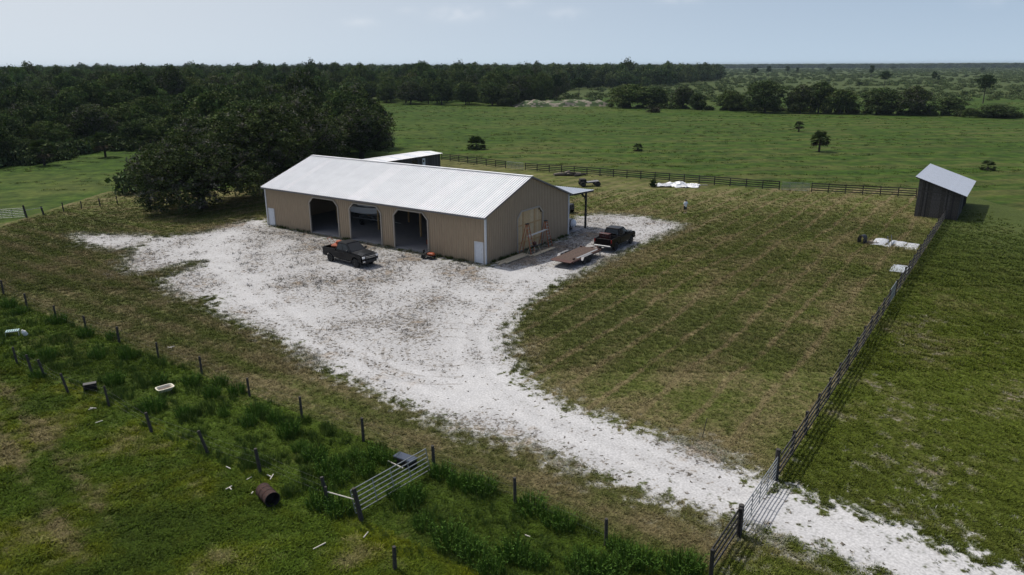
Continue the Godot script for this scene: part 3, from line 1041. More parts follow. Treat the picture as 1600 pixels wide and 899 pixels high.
	# cabbage palms
	var palms := [
		[-8.0, -169.0, 5.0, 3.4, "bushy low palm cluster in the field just beyond the back fence"],
		[28.0, -164.0, 2.6, 2.1, "small round palm bush in the field behind the white tarp"],
		[81.0, -210.0, 3.2, 2.7, "smaller, farther palm of two beyond the wooden shed's fence"],
		[67.0, -161.0, 4.6, 4.2, "round-headed palm with a short trunk, nearer of two in the hay field"],
		[85.0, -131.0, 3.0, 1.9, "ragged low palm in the field to the right of the shed roof"],
		[-86.0, -156.5, 5.4, 5.2, "single fan palm standing before the dark wood at the clearing's back"],
		[-76.5, -157.5, 6.0, 5.6, "fan palm pressed against the wood beside the broad oak"],
		[-91.0, -143.5, 5.2, 5.0, "fan palm among brush at the clearing's shaded edge"],
	]
	for k in palms.size():
		var q: Array = palms[k]
		var low: bool = k in [0, 1, 4]
		var stem: float = q[3] * (0.3 if low else 0.62)
		var o := thing("fan_palm", q[4], "palm", Vector3(q[0], 0, q[1]), r.randf() * TAU, "fan palms")
		put("crown", palm_head(600 + k, stem, q[2] * 0.5, 60 if k in [0, 3] else 46), M.leaf, o)
		var b := MB.new()
		b.tube(Vector3(0, -0.1, 0), Vector3(0, stem, 0), 0.24, 0.19, 8)
		part("trunk", b, M.bark, o)
	# brush, scrub and far trees that nobody could count
	var scr := thing("scrub", "low palmetto scrub and brush over the plain behind the oak row", "")
	scr.set_meta("kind", "stuff")
	var bush := crown_mesh(700, 3.0, 1.3, 0.2, 5, 60, 6, 0.30, [Color(0.060, 0.085, 0.034), Color(0.045, 0.066, 0.028), Color(0.075, 0.090, 0.040)])
	var places := []
	var pt2 := PackedColorArray()
	var thick := FastNoiseLite.new()
	thick.frequency = 0.006
	thick.fractal_octaves = 3
	for k in 7000:
		var far := 380.0 + 2300.0 * pow(r.randf(), 1.3)
		var p := Vector2(r.randf_range(-0.05, 0.82) * far, -far)
		if p.y > -340.0 + p.x * 0.45 - 50.0: continue
		if in_poly(p, wood): continue
		if thick.get_noise_2d(p.x, p.y) + r.randf() * 0.5 < 0.12: continue
		var s := r.randf_range(0.5, 1.3) * (1.0 + far / 1300.0)
		places.append(Transform3D(Basis(Vector3.UP, r.randf() * TAU).scaled(Vector3(s, s * 0.8, s)), Vector3(p.x, -0.05, p.y)))
		var t := r.randf_range(1.1, 1.7)
		pt2.push_back(Color(t, t, t))
	scatter("palmetto", bush, M.leaf_far, places, pt2, scr)
	# brush under the oak row and along the wood's edge
	places = []
	pt2 = PackedColorArray()
	for k in 150:
		var f := r.randf()
		var p := Vector2(lerpf(46.0, 178.0, f), lerpf(-336.0, -258.0, f)) + Vector2(r.randf_range(-4, 4), r.randf_range(-8, 0))
		var s := r.randf_range(0.5, 1.2)
		places.append(Transform3D(Basis(Vector3.UP, r.randf() * TAU).scaled(Vector3(s, s * 1.2, s)), Vector3(p.x, -0.05, p.y)))
		pt2.push_back(Color(0.8, 0.8, 0.8))
	var edge := [Vector2(-130, -130), Vector2(-100, -138), Vector2(-93, -150), Vector2(-96, -170), Vector2(-79, -168), Vector2(-62, -136), Vector2(-54, -110)]
	for k in 170:
		var i := r.randi() % (edge.size() - 1)
		var p: Vector2 = edge[i].lerp(edge[i + 1], r.randf()) + Vector2(r.randf_range(-4, 2), r.randf_range(-4, 1))
		var s := r.randf_range(0.6, 1.5)
		places.append(Transform3D(Basis(Vector3.UP, r.randf() * TAU).scaled(Vector3(s, s * 1.5, s)), Vector3(p.x, -0.05, p.y)))
		pt2.push_back(Color(0.9, 0.9, 0.95) * r.randf_range(0.6, 1.3))
	scatter("brush", bush, M.leaf, places, pt2, scr)
	# the wooded horizon
	places = []
	pt2 = PackedColorArray()
	for k in 9000:
		var far := 2300.0 + 3600.0 * r.randf()
		var p := Vector2(r.randf_range(-0.82, 0.82) * far, -far)
		if p.x > 0.0 and far < 2900.0 + 500.0 * sin(p.x * 0.002): continue
		var s := r.randf_range(1.0, 1.9)
		places.append(Transform3D(Basis(Vector3.UP, r.randf() * TAU).scaled(Vector3(s * 1.7, s * 1.0, s * 1.7)), Vector3(p.x, -1.0, p.y)))
		pt2.push_back(Color(0.9, 0.9, 0.9) * r.randf_range(0.8, 1.2))
	var hz := thing("horizon_forest", "blue-grey line of far woods along the horizon", "")
	hz.set_meta("kind", "stuff")
	scatter("far_tree", kinds[4].crown, M.leaf_far, places, pt2, hz)

func pine_rank(p: Array, k: int) -> int:
	var n := 1
	for j in range(4, p.size()):
		if float(p[j][0]) / -p[j][1] < float(p[k][0]) / -p[k][1]: n += 1
	return n

func ordinal(n: int) -> String:
	return ["", "first", "second", "third", "fourth", "fifth", "sixth", "seventh", "eighth", "ninth", "tenth", "eleventh", "twelfth", "thirteenth", "fourteenth", "fifteenth", "sixteenth", "seventeenth", "eighteenth", "nineteenth", "twentieth"][n]

# ---------------------------------------------------------------- the barn
const L := 32.62
const D := 15.31
const EAVE := 4.73
const RIDGE := 7.50
const DOORS := [[-24.85, -20.3, 4.1, 0.62], [-18.35, -13.75, 4.1, 0.62], [-11.8, -7.25, 4.1, 0.62]]

func rib_depth(x: float) -> float:
	var f := fposmod(x, 0.3048)
	if f < 0.015: return f / 0.015
	if f < 0.065: return 1.0
	if f < 0.08: return (0.08 - f) / 0.015
	return 0.0

func rib_stops(a: float, b: float) -> Array:
	var out := [a, b]
	var k := floorf(a / 0.3048)
	while k * 0.3048 < b:
		for f in [0.0, 0.015, 0.065, 0.08]:
			var x: float = k * 0.3048 + f
			if x > a + 1e-4 and x < b - 1e-4: out.append(x)
		k += 1.0
	return out

func floor_of(x: float, doors: Array) -> float:
	for d in doors:
		if x > d[0] and x < d[1]:
			return d[2] - maxf(0.0, d[3] - minf(x - d[0], d[1] - x))
	return 0.03

# ribbed sheets side by side; a wall runs from x0 to x1 along AX, faces OUT and rises to a gable when PEAK > 0
func clad(parent: Node, origin: Vector3, ax: Vector3, out: Vector3, x0: float, x1: float, top: float, peak: float, doors: Array, m: Material) -> void:
	var a := x0
	while a < x1 - 0.01:
		var b := minf(a + 0.9144, x1)
		var xs := rib_stops(a, b)
		for d in doors:
			for q in [d[0], d[0] + d[3], d[1] - d[3], d[1]]:
				if q > a and q < b: xs.append(q)
		if peak > 0.0 and (x0 + x1) * 0.5 > a and (x0 + x1) * 0.5 < b: xs.append((x0 + x1) * 0.5)
		xs.sort()
		var mb := MB.new()
		for k in xs.size() - 1:
			var p: float = xs[k]
			var q: float = xs[k + 1]
			if q - p < 1e-4: continue
			var bp := floor_of(p + 1e-3, doors)
			var bq := floor_of(q - 1e-3, doors)
			var tp := top
			var tq := top
			if peak > 0.0:
				tp = top + (peak - top) * (1.0 - absf(p - (x0 + x1) * 0.5) / ((x1 - x0) * 0.5))
				tq = top + (peak - top) * (1.0 - absf(q - (x0 + x1) * 0.5) / ((x1 - x0) * 0.5))
			var op := out * rib_depth(p) * 0.034
			var oq := out * rib_depth(q) * 0.034
			mb.quad(origin + ax * p + op + Vector3.UP * bp, origin + ax * q + oq + Vector3.UP * bq, origin + ax * q + oq + Vector3.UP * tq, origin + ax * p + op + Vector3.UP * tp)
		part("wall_panel", mb, m, parent)
		a = b

func make_barn() -> void:
	var o := thing("metal_barn", "long tan metal barn with white ribbed roof and three open bays", "barn", BARN, YAW)
	var X := Vector3.RIGHT
	var Z := Vector3.BACK
	clad(o, Vector3.ZERO, X, Z, -L, 0.0, EAVE, 0.0, DOORS, M.siding)
	clad(o, Vector3(0, 0, -D), X, -Z, -L, 0.0, EAVE, 0.0, [], M.siding)
	clad(o, Vector3.ZERO, -Z, X, 0.0, D, EAVE, RIDGE - 0.03, [[5.4, 9.95, 4.1, 0.62]], M.siding)
	clad(o, Vector3(-L, 0, 0), -Z, -X, 0.0, D, EAVE, RIDGE - 0.03, [], M.siding)
	# roof sheets
	var sl := (RIDGE - EAVE) / (D * 0.5)
	var ov := 0.43
	var r := RandomNumberGenerator.new()
	r.seed = 3
	for side in [1.0, -1.0]:
		var e := Vector3(0, EAVE - sl * ov + 0.03, -D * 0.5 + side * (D * 0.5 + ov))
		var t := Vector3(0, RIDGE + 0.03, -D * 0.5)
		var n := Vector3(0, D * 0.5, side * (RIDGE - EAVE)).normalized()
		var a := -L - 0.28
		while a < 0.28:
			var b := minf(a + 0.9144, 0.28)
			var xs := rib_stops(a, b)
			xs.sort()
			var mb := MB.new()
			var lift := r.randf_range(0.0, 0.004)
			for k in xs.size() - 1:
				var p: float = xs[k]
				var q: float = xs[k + 1]
				var op := n * (rib_depth(p) * 0.062 + lift)
				var oq := n * (rib_depth(q) * 0.062 + lift)
				mb.quad(e + X * p + op, e + X * q + oq, t + X * q + oq, t + X * p + op)
			part("roof_panel", mb, [M.roof_a, M.roof_b, M.roof_a, M.roof_c][r.randi() % 4], o)
			a = b
		var g := MB.new()
		g.box(Vector3(-L * 0.5, e.y - 0.09, e.z - side * 0.02), Vector3(L + 0.56, 0.15, 0.05))
		g.box(Vector3(-L * 0.5, e.y - 0.155, e.z - side * 0.24), Vector3(L + 0.5, 0.02, 0.40))
		part("eave_trim", g, M.eave, o)
		for x in [0.28, -L - 0.28]:
			var k := MB.new()
			k.bar(Vector3(x, e.y - 0.04, e.z), Vector3(x, t.y - 0.04, t.z), 0.14, 0.05)
			part("rake_trim", k, M.eave, o)
			# boards that close the overhang below the rake
			var f := MB.new()
			f.bar(Vector3(x * 0.5 if x > 0 else x * 0.5 - L * 0.5, e.y - 0.10, e.z - side * 0.05), Vector3(x * 0.5 if x > 0 else x * 0.5 - L * 0.5, t.y - 0.10, t.z), 0.02, 0.26)
			part("soffit", f, M.eave, o)
	var rc := MB.new()
	rc.bar(Vector3(-L - 0.3, RIDGE + 0.075, -D * 0.5 + 0.1), Vector3(0.3, RIDGE + 0.075, -D * 0.5 + 0.1), 0.012, 0.26)
	rc.bar(Vector3(-L - 0.3, RIDGE + 0.078, -D * 0.5 - 0.1), Vector3(0.3, RIDGE + 0.078, -D * 0.5 - 0.1), 0.012, 0.26)
	part("ridge_cap", rc, M.roof_a, o)
	# corner posts
	for c in [[0.0, 0.0], [0.0, -D], [-L, 0.0], [-L, -D]]:
		var b := MB.new()
		b.box(Vector3(c[0] + (0.03 if c[0] == 0.0 else -0.03), (EAVE - 0.1) * 0.5, c[1] + (0.03 if c[1] == 0.0 else -0.03)), Vector3(0.17, EAVE - 0.1, 0.17))
		part("corner_trim", b, M.trim, o)
	# trim round the bays
	for d in DOORS:
		frame_opening(o, d, Vector3.ZERO, X, Z)
	var gd := [5.4, 9.95, 4.1, 0.62]
	frame_opening(o, gd, Vector3.ZERO, -Z, X)
	# raw boards that close the opening in the gable
	var w := (9.95 - 5.4) / 15.0
	for k in 15:
		var a := 5.4 + k * w
		var t := minf(floor_of(a + 0.02, [gd]), floor_of(a + w - 0.02, [gd]))
		var b := MB.new()
		b.box(Vector3(-0.06 - r.randf() * 0.015, t * 0.5 + 0.02, -(a + w * 0.5)), Vector3(0.03, t - 0.02, w - 0.016))
		part("plank", b, [M.new_wood, M.new_wood_b, M.new_wood_c][r.randi() % 3], o)
	for y in [0.9, 2.7]:
		var b := MB.new()
		b.box(Vector3(-0.022, y, -7.67), Vector3(0.03, 0.14, 4.3))
		part("batten", b, M.new_wood_b, o)
	# walk doors
	for x in [-31.85, -0.75]:
		var dr := MB.new()
		dr.box(Vector3(x, 1.04, 0.035), Vector3(0.92, 2.0, 0.045))
		dr.box(Vector3(x, 1.5, 0.062), Vector3(0.6, 0.7, 0.012))
		dr.box(Vector3(x, 0.55, 0.062), Vector3(0.6, 0.7, 0.012))
		var dd := part("door", dr, M.door_paint, o)
		var fr := MB.new()
		for s in [-1, 1]: fr.box(Vector3(x + s * 0.51, 1.06, 0.05), Vector3(0.08, 2.12, 0.09))
		fr.box(Vector3(x, 2.09, 0.05), Vector3(0.94, 0.08, 0.09))
		part("frame", fr, M.trim, dd)
		var kn := MB.new()
		kn.soft(Vector3(x + 0.36, 1.0, 0.10), Vector3(0.06, 0.06, 0.07), 0.015)
		part("handle", kn, M.steel, dd)
	# floor slab and the posts that carry the roof
	var fl := MB.new()
	fl.box(Vector3(-L * 0.5, 0.045, -D * 0.5), Vector3(L - 0.08, 0.15, D - 0.08))
	part("floor_slab", fl, M.concrete, o)
	for x in [-26.2, -19.3, -12.8, -6.4]:
		for z in [-5.1, -10.2]:
			var b := MB.new()
			b.box(Vector3(x, 2.9, z), Vector3(0.16, 5.55, 0.16))
			part("post", b, M.new_wood_b, o)
	# the lean-to on the back wall
	var rf := MB.new()
	var stops := rib_stops(-12.0, 0.28)
	stops.sort()
	for k in stops.size() - 1:
		var p: float = stops[k]
		var q: float = stops[k + 1]
		rf.quad(Vector3(p, 4.60 + rib_depth(p) * 0.03, -D - 0.40), Vector3(q, 4.60 + rib_depth(q) * 0.03, -D - 0.40), Vector3(q, 4.37 + rib_depth(q) * 0.03, -D - 5.5), Vector3(p, 4.37 + rib_depth(p) * 0.03, -D - 5.5))
	part("lean_to_roof", rf, M.zinc, o)
	for e in [[Vector3(0.2, 4.47, -D - 0.45), Vector3(0.2, 4.25, -D - 5.45)], [Vector3(-12, 4.26, -D - 5.3), Vector3(0.17, 4.26, -D - 5.3)], [Vector3(-12, 4.30, -D - 4.3), Vector3(0.17, 4.30, -D - 4.3)]]:
		var be := MB.new()
		be.bar(e[0], e[1], 0.18, 0.06)
		part("lean_to_beam", be, M.old_wood_dark, o)
	for x in [-0.14, -4.2, -8.2, -11.8]:
		var b := MB.new()
		b.box(Vector3(x, 2.1, -D - 4.3), Vector3(0.19, 4.3, 0.19))
		b.bar(Vector3(x, 3.4, -D - 4.3), Vector3(x, 4.25, -D - 3.35), 0.1, 0.1)
		b.bar(Vector3(x, 3.4, -D - 4.3), Vector3(x - 0.9, 4.25, -D - 4.3), 0.1, 0.1)
		part("lean_to_post", b, M.old_wood_dark, o)
	var pad := MB.new()
	pad.soft(Vector3(-2.2, 0.04, -D - 1.95), Vector3(4.2, 0.12, 3.6), 0.02)
	part("concrete_pad", pad, M.concrete, o)

func frame_opening(o: Node, d: Array, at: Vector3, ax: Vector3, out: Vector3) -> void:
	var w := 0.15
	var z := out * 0.02
	var pts := [Vector2(d[0], 0.05), Vector2(d[0], d[2] - d[3]), Vector2(d[0] + d[3], d[2]), Vector2(d[1] - d[3], d[2]), Vector2(d[1], d[2] - d[3]), Vector2(d[1], 0.05)]
	for k in 5:
		var b := MB.new()
		var p: Vector2 = pts[k]
		var q: Vector2 = pts[k + 1]
		var mid := (p + q) * 0.5
		var dir := (q - p).normalized()
		var n := Vector2(-dir.y, dir.x)
		var X := ax * dir.x + Vector3.UP * dir.y
		var Y := ax * n.x + Vector3.UP * n.y
		mid += n * w * 0.5
		b.box(at + ax * mid.x + Vector3.UP * mid.y + z + out * 0.002 * k, Vector3((q - p).length() + 0.06, w, 0.13), Basis(X, Y, X.cross(Y)))
		part("opening_trim", b, M.opening_trim, o)

# ---------------------------------------------------------------- other buildings
func make_shed() -> void:
	var at := yd(30.6, -48.4)
	var o := thing("wooden_shed", "tall weathered board shed with a steep single-slope metal roof", "shed", at, YAW)
	var r := RandomNumberGenerator.new()
	r.seed = 31
	var woods := [M.old_wood, M.old_wood_dark, M.old_wood, M.old_wood_pale]
	# front wall: upright boards, its top following the roof
	var x := 0.0
	while x < 4.6:
		var w := minf(r.randf_range(0.17, 0.26), 4.6 - x)
		if w < 0.03: break
		var b := MB.new()
		var t := 4.78 - 0.335 * (x + w * 0.5)
		b.box(Vector3(x + w * 0.5, t * 0.5, r.randf_range(-0.012, 0.012)), Vector3(w - 0.014, t, 0.028))
		part("board", b, woods[r.randi() % 4], o)
		x += w
	for side in [[0.0, 4.72], [4.6, 3.2]]:
		var z := -0.05
		var reach := -13.6 if side[0] == 0.0 else -6.4
		while z > reach:
			var w := r.randf_range(0.17, 0.28)
			var b := MB.new()
			b.box(Vector3(side[0] + r.randf_range(-0.012, 0.012), side[1] * 0.5, z - w * 0.5), Vector3(0.028, side[1], w - 0.014))
			part("board", b, woods[r.randi() % 4], o)
			z -= w
	var back := MB.new()
	back.prism(PackedVector2Array([Vector2(0.02, 0), Vector2(4.58, 0), Vector2(4.58, 3.2), Vector2(0.02, 4.72)]), -13.62, -13.58)
	part("back_wall", back, M.old_wood_dark, o)
	for p in [[4.5, -9.0], [4.5, -11.5], [4.5, -13.5], [0.1, -6.8]]:
		var b := MB.new()
		b.box(Vector3(p[0], 1.6, p[1]), Vector3(0.15, 3.2, 0.15))
		part("post", b, M.old_wood_dark, o)
	# a ledge board and a door batten on the front
	var bt := MB.new()
	bt.bar(Vector3(0.05, 3.25, 0.03), Vector3(4.55, 3.05, 0.03), 0.14, 0.028)
	part("batten", bt, M.old_wood, o)
	# roof: ribbed sheets laid down the slope
	var z := 0.55
	while z > -14.2:
		var zz := maxf(z - 0.92, -14.2)
		var b := MB.new()
		var p0 := Vector3(-0.45, 5.02, 0)
		var p1 := Vector3(5.3, 3.06, 0)
		var n := Vector3(1.96, 5.75, 0).normalized()
		var st := rib_stops(zz, z)
		st.sort()
		for k in st.size() - 1:
			var a := n * rib_depth(st[k]) * 0.02
			var c := n * rib_depth(st[k + 1]) * 0.02
			b.quad(p0 + Vector3(0, 0, st[k]) + a, p1 + Vector3(0, 0, st[k]) + a, p1 + Vector3(0, 0, st[k + 1]) + c, p0 + Vector3(0, 0, st[k + 1]) + c)
		part("roof_panel", b, M.zinc, o)
		z = zz
	for zr in [0.45, -4.2, -9.0, -13.9]:
		var rf := MB.new()
		rf.bar(Vector3(-0.4, 4.91, zr), Vector3(5.25, 2.98, zr), 0.13, 0.05)
		part("rafter", rf, M.old_wood_dark, o)

func make_cabin() -> void:
	var o := thing("weathered_cabin", "long low grey board cabin with a pale metal roof behind the barn", "cabin", yd(-54.2, -33.0), YAW)
	var r := RandomNumberGenerator.new()
	r.seed = 41
	var woods := [M.old_wood_pale, M.old_wood, M.old_wood_pale, M.old_wood_dark]
	var w := 5.2
	var ln := 18.2
	for side in [0.0, w]:
		var z := 0.0
		while z > -ln + 0.02:
			var bw := minf(0.26, ln + z)
			var skip: bool = side == w and ((z < -13.1 and z > -14.0) or (z < -10.3 and z > -11.7))
			var b := MB.new()
			if skip and z > -12.0:
				b.box(Vector3(side, 0.55, z - bw * 0.5), Vector3(0.03, 1.1, bw - 0.014))
				b.box(Vector3(side, 2.28, z - bw * 0.5), Vector3(0.03, 0.5, bw - 0.014))
			elif skip:
				b.box(Vector3(side, 2.36, z - bw * 0.5), Vector3(0.03, 0.34, bw - 0.014))
			else:
				b.box(Vector3(side + r.randf_range(-0.01, 0.01), 1.28, z - bw * 0.5), Vector3(0.03, 2.5, bw - 0.014))
			part("board", b, woods[r.randi() % 4], o)
			z -= bw
	for z in [0.0, -ln]:
		var x := 0.03
		while x < w - 0.03:
			var b := MB.new()
			b.box(Vector3(x + 0.13, 1.28, z), Vector3(0.25, 2.5, 0.03))
			part("board", b, woods[r.randi() % 4], o)
			x += 0.26
	var dr := MB.new()
	dr.box(Vector3(w - 0.02, 1.1, -13.55), Vector3(0.05, 2.1, 0.95))
	var dd := part("door", dr, M.white_paint, o)
	var dw := MB.new()
	dw.box(Vector3(w + 0.012, 1.65, -13.55), Vector3(0.02, 0.4, 0.35))
	part("pane", dw, M.window_glass, dd)
	var wn := MB.new()
	wn.box(Vector3(w - 0.03, 1.56, -11.1), Vector3(0.02, 0.92, 1.5))
	var ww := part("window", wn, M.window_glass, o)
	var wf := MB.new()
	for z in [-11.86, -11.1, -10.34]: wf.box(Vector3(w + 0.01, 1.56, z), Vector3(0.05, 0.98, 0.06))
	for y in [1.08, 1.56, 2.04]: wf.box(Vector3(w + 0.014, y, -11.1), Vector3(0.04, 0.05, 1.5))
	part("frame", wf, M.old_wood, ww)
	var z := 0.35
	while z > -ln - 0.35:
		var zz := maxf(z - 0.92, -ln - 0.35)
		var b := MB.new()
		var st := rib_stops(zz, z)
		st.sort()
		for k in st.size() - 1:
			var a := Vector3.UP * rib_depth(st[k]) * 0.02
			var c := Vector3.UP * rib_depth(st[k + 1]) * 0.02
			b.quad(Vector3(-0.35, 2.62, st[k]) + a, Vector3(w * 0.5, 2.86, st[k]) + a, Vector3(w * 0.5, 2.86, st[k + 1]) + c, Vector3(-0.35, 2.62, st[k + 1]) + c)
			b.quad(Vector3(w * 0.5, 2.86, st[k]) + a, Vector3(w + 0.4, 2.60, st[k]) + a, Vector3(w + 0.4, 2.60, st[k + 1]) + c, Vector3(w * 0.5, 2.86, st[k + 1]) + c)
		part("roof_panel", b, [M.roof_a, M.roof_b, M.zinc, M.roof_b][r.randi() % 4], o)
		z = zz

# ---------------------------------------------------------------- fences and gates
func board_fence(a: Vector3, b: Vector3, label: String, rails := 4) -> void:
	var o := thing("board_fence", label, "fence", a, 0.0, "dark board fences round the yard")
	var d := b - a
	var n := maxi(1, roundi(d.length() / 2.45))
	var r := RandomNumberGenerator.new()
	r.seed = int(absf(a.x) * 10.0)
	var dir := d.normalized()
	var side := Vector3(-dir.z, 0, dir.x)
	for k in n + 1:
		var p := d * (float(k) / n)
		var lean := Basis(dir, r.randf_range(-0.03, 0.03)) * Basis(side, r.randf_range(-0.03, 0.03))
		var m := MB.new()
		m.soft(p + Vector3(0, 0.62, 0), Vector3(0.13, 1.48 + r.randf_range(-0.04, 0.06), 0.13), 0.015, lean * Basis(dir, Vector3.UP, dir.cross(Vector3.UP)))
		part("post", m, M.fence_paint, o)
	for k in n:
		for j in rails:
			var y := 0.28 + j * 0.98 / (rails - 1)
			var p := d * ((k + 0.02) / n) + Vector3(0, y + r.randf_range(-0.025, 0.025), 0) + side * 0.085
			var q := d * ((k + 0.98) / n) + Vector3(0, y + r.randf_range(-0.025, 0.025), 0) + side * 0.085
			var m := MB.new()
			m.bar(p, q, 0.135, 0.03)
			part("rail", m, M.fence_worn if r.randf() < 0.35 else M.fence_paint, o)

func tube_gate(called: String, a: Vector3, b: Vector3, label: String, high: float, bars: int, m: Material, lean := 0.0, group := "") -> Node3D:
	var o := thing(called, label, "gate", a, 0.0, group)
	var d := b - a
	var flat := Vector3(d.x, 0, d.z).normalized()
	var side := Vector3(-flat.z, 0, flat.x)
	var up := (Vector3.UP + side * lean).normalized()
	for k in bars:
		var y := 0.12 + (high - 0.12) * k / (bars - 1)
		var t := MB.new()
		t.tube(up * y, d + up * y, 0.024, 0.024, 8)
		part("bar", t, m, o)
	for f in [0.0, 0.27, 0.5, 0.73, 1.0]:
		var t := MB.new()
		t.tube(d * f + up * 0.12, d * f + up * high, 0.022, 0.022, 8)
		part("upright", t, m, o)
	return o

func wood_post(at: Vector3, top: Vector3, rad: float, parent: Node, m: Material) -> void:
	var b := MB.new()
	b.tube(at + Vector3(0, -0.15, 0), at + top, rad * 1.05, rad * 0.92, 9)
	part("post", b, m, parent)

func make_fences() -> void:
	# right-hand board fence, from the gate post to the shed, broken by a mesh gate
	board_fence(yd(33.9, 22.9), yd(33.9, -7.6), "dark four-board fence from the driveway gate to the wire mesh gate")
	board_fence(yd(33.9, -10.9), yd(33.9, -48.2), "dark four-board fence from the mesh gate to the weathered shed")
	board_fence(yd(33.9, 28.2), yd(33.9, 31.4), "short dark board fence on the near side of the driveway gate")
	board_fence(Vector3(-14.1, 0, -149.2), Vector3(-1.1, 0, -136.4), "dark board fence beyond the barn, beside the weathered cabin")
	board_fence(Vector3(2.5, 0, -133.6), Vector3(40.6, 0, -110.5), "long dark board fence along the back of the yard, before the hay field")
	board_fence(Vector3(44.8, 0, -108.7), Vector3(57.6, 0, -103.4), "dark board fence between the back tube gate and the shed")
	var g := tube_gate("tube_gate", yd(33.9, 28.0), yd(33.9, 23.1), "silver six-bar tube gate closed across the white driveway", 1.22, 6, M.gate_steel)
	for z in [28.08, 22.98]:
		wood_post(g.to_local(yd(33.86, z)), Vector3(0, 1.55 if z < 25.0 else 1.42, 0), 0.12, g, M.post_wood)
	var mg := tube_gate("mesh_gate", yd(33.9, -7.8), yd(33.9, -10.7), "small grey wire mesh gate set in the side board fence", 1.3, 3, M.gate_steel)
	wire_mesh(mg, Vector3.ZERO, yd(33.9, -10.7) - yd(33.9, -7.8), 1.3)
	var bg := tube_gate("mesh_gate", Vector3(40.9, 0, -110.3), Vector3(44.5, 0, -108.8), "pale wire mesh gate in the back fence, towards the shed", 1.25, 3, M.gate_steel)
	wire_mesh(bg, Vector3.ZERO, Vector3(3.6, 0, 1.5), 1.25)
	bg = tube_gate("mesh_gate", Vector3(-0.8, 0, -136.1), Vector3(2.2, 0, -133.9), "pale wire mesh gate in the back fence, just beyond the barn", 1.25, 3, M.gate_steel)
	wire_mesh(bg, Vector3.ZERO, Vector3(3.0, 0, 2.2), 1.25)
	# the two wire fences in the foreground: posts, and thin wire between them
	var ra := [-42.7,-58.7,-38.6,-55.3,-34.2,-51.9,-30.7,-49.6,-27.2,-47.4,-23.2,-44.6,-19.3,-42.0,-15.2,-38.7,-11.4,-35.9,-7.6,-33.4,-3.7,-30.5,0.1,-27.8,3.7,-24.9]
	wire_fence(ra, "long row of thin wooden posts with wire along the thatched strip", 1.25, 0.02, 51)
	var rb := [-31.8,-43.6,-29.9,-42.1,-28.8,-41.6,-26.1,-39.4,-22.7,-37.5,-18.9,-34.5,-15.0,-32.2,-11.9,-30.5,-8.1,-28.0]
	wire_fence(rb, "sagging wire fence of leaning posts among the weeds, nearest the camera", 1.2, 0.20, 52)
	var rl := [-59.2,-95.5,-57.8,-97.3,-56.3,-99.1,-54.9,-101.0]
	wire_fence(rl, "row of four fence posts in the grass beside the broad oak", 1.25, 0.03, 53)
	var lone := put("fence_post", post_mesh(1.0), M.post_wood)
	lone.position = Vector3(-4.5, 0, -23.5)
	tag(lone, "lone short post in the grass at the bottom edge of the picture", "post")
	# old gate by the wood, with its brace
	var lg := tube_gate("tube_gate", Vector3(-66.5, 0, -90.0), Vector3(-62.0, 0, -91.8), "grey tube gate at the clearing beside the wood", 1.2, 6, M.fender_steel)
	for p in [Vector3(-61.8, 0, -91.9), Vector3(-60.6, 0, -93.5)]:
		wood_post(lg.to_local(p), Vector3(-0.2, 1.55 if p.x < -61.0 else 1.1, 0), 0.12, lg, M.post_wood)
	var br := MB.new()
	br.tube(lg.to_local(Vector3(-61.8, 0.9, -91.9)), lg.to_local(Vector3(-60.6, 0.95, -93.5)), 0.03, 0.03, 6)
	part("brace", br, M.gate_steel, lg)
	# the gate left leaning in the foreground weeds
	var fg := tube_gate("old_gate", Vector3(-6.65, 0.02, -26.9), Vector3(-3.85, 0.10, -30.25), "silver tube gate hanging askew in the foreground weeds", 1.15, 6, M.gate_steel, -0.25)
	wood_post(fg.to_local(Vector3(-6.35, 0, -26.6)), Vector3(-0.25, 1.55, 0.0), 0.10, fg, M.post_wood)
	var rail := MB.new()
	rail.tube(fg.to_local(Vector3(-8.0, 0.75, -27.6)), fg.to_local(Vector3(-6.6, 0.80, -26.9)), 0.028, 0.028, 8)
	part("rail", rail, M.bone, fg)
	wood_post(fg.to_local(Vector3(-8.05, 0, -27.6)), Vector3(0.0, 1.0, 0), 0.06, fg, M.post_wood)

func post_mesh(h: float) -> ArrayMesh:
	var b := MB.new()
	b.tube(Vector3(0, -0.1, 0), Vector3(0.02, h, 0.01), 0.085, 0.075, 9)
	return b.mesh()

func wire_mesh(o: Node3D, a: Vector3, b: Vector3, high: float) -> void:
	var m := MB.new()
	var n := int((b - a).length() / 0.1)
	for k in range(1, n):
		var p := a.lerp(b, float(k) / n)
		m.bar(p + Vector3(0, 0.12, 0), p + Vector3(0, high, 0), 0.014, 0.014)
	for k in range(1, 12):
		var y := 0.12 + (high - 0.12) * k / 12.0
		m.bar(a + Vector3(0, y, 0), b + Vector3(0, y, 0), 0.014, 0.014)
	var p := part("netting", m, M.gate_steel, o)
	p.set_meta("kind", "stuff")

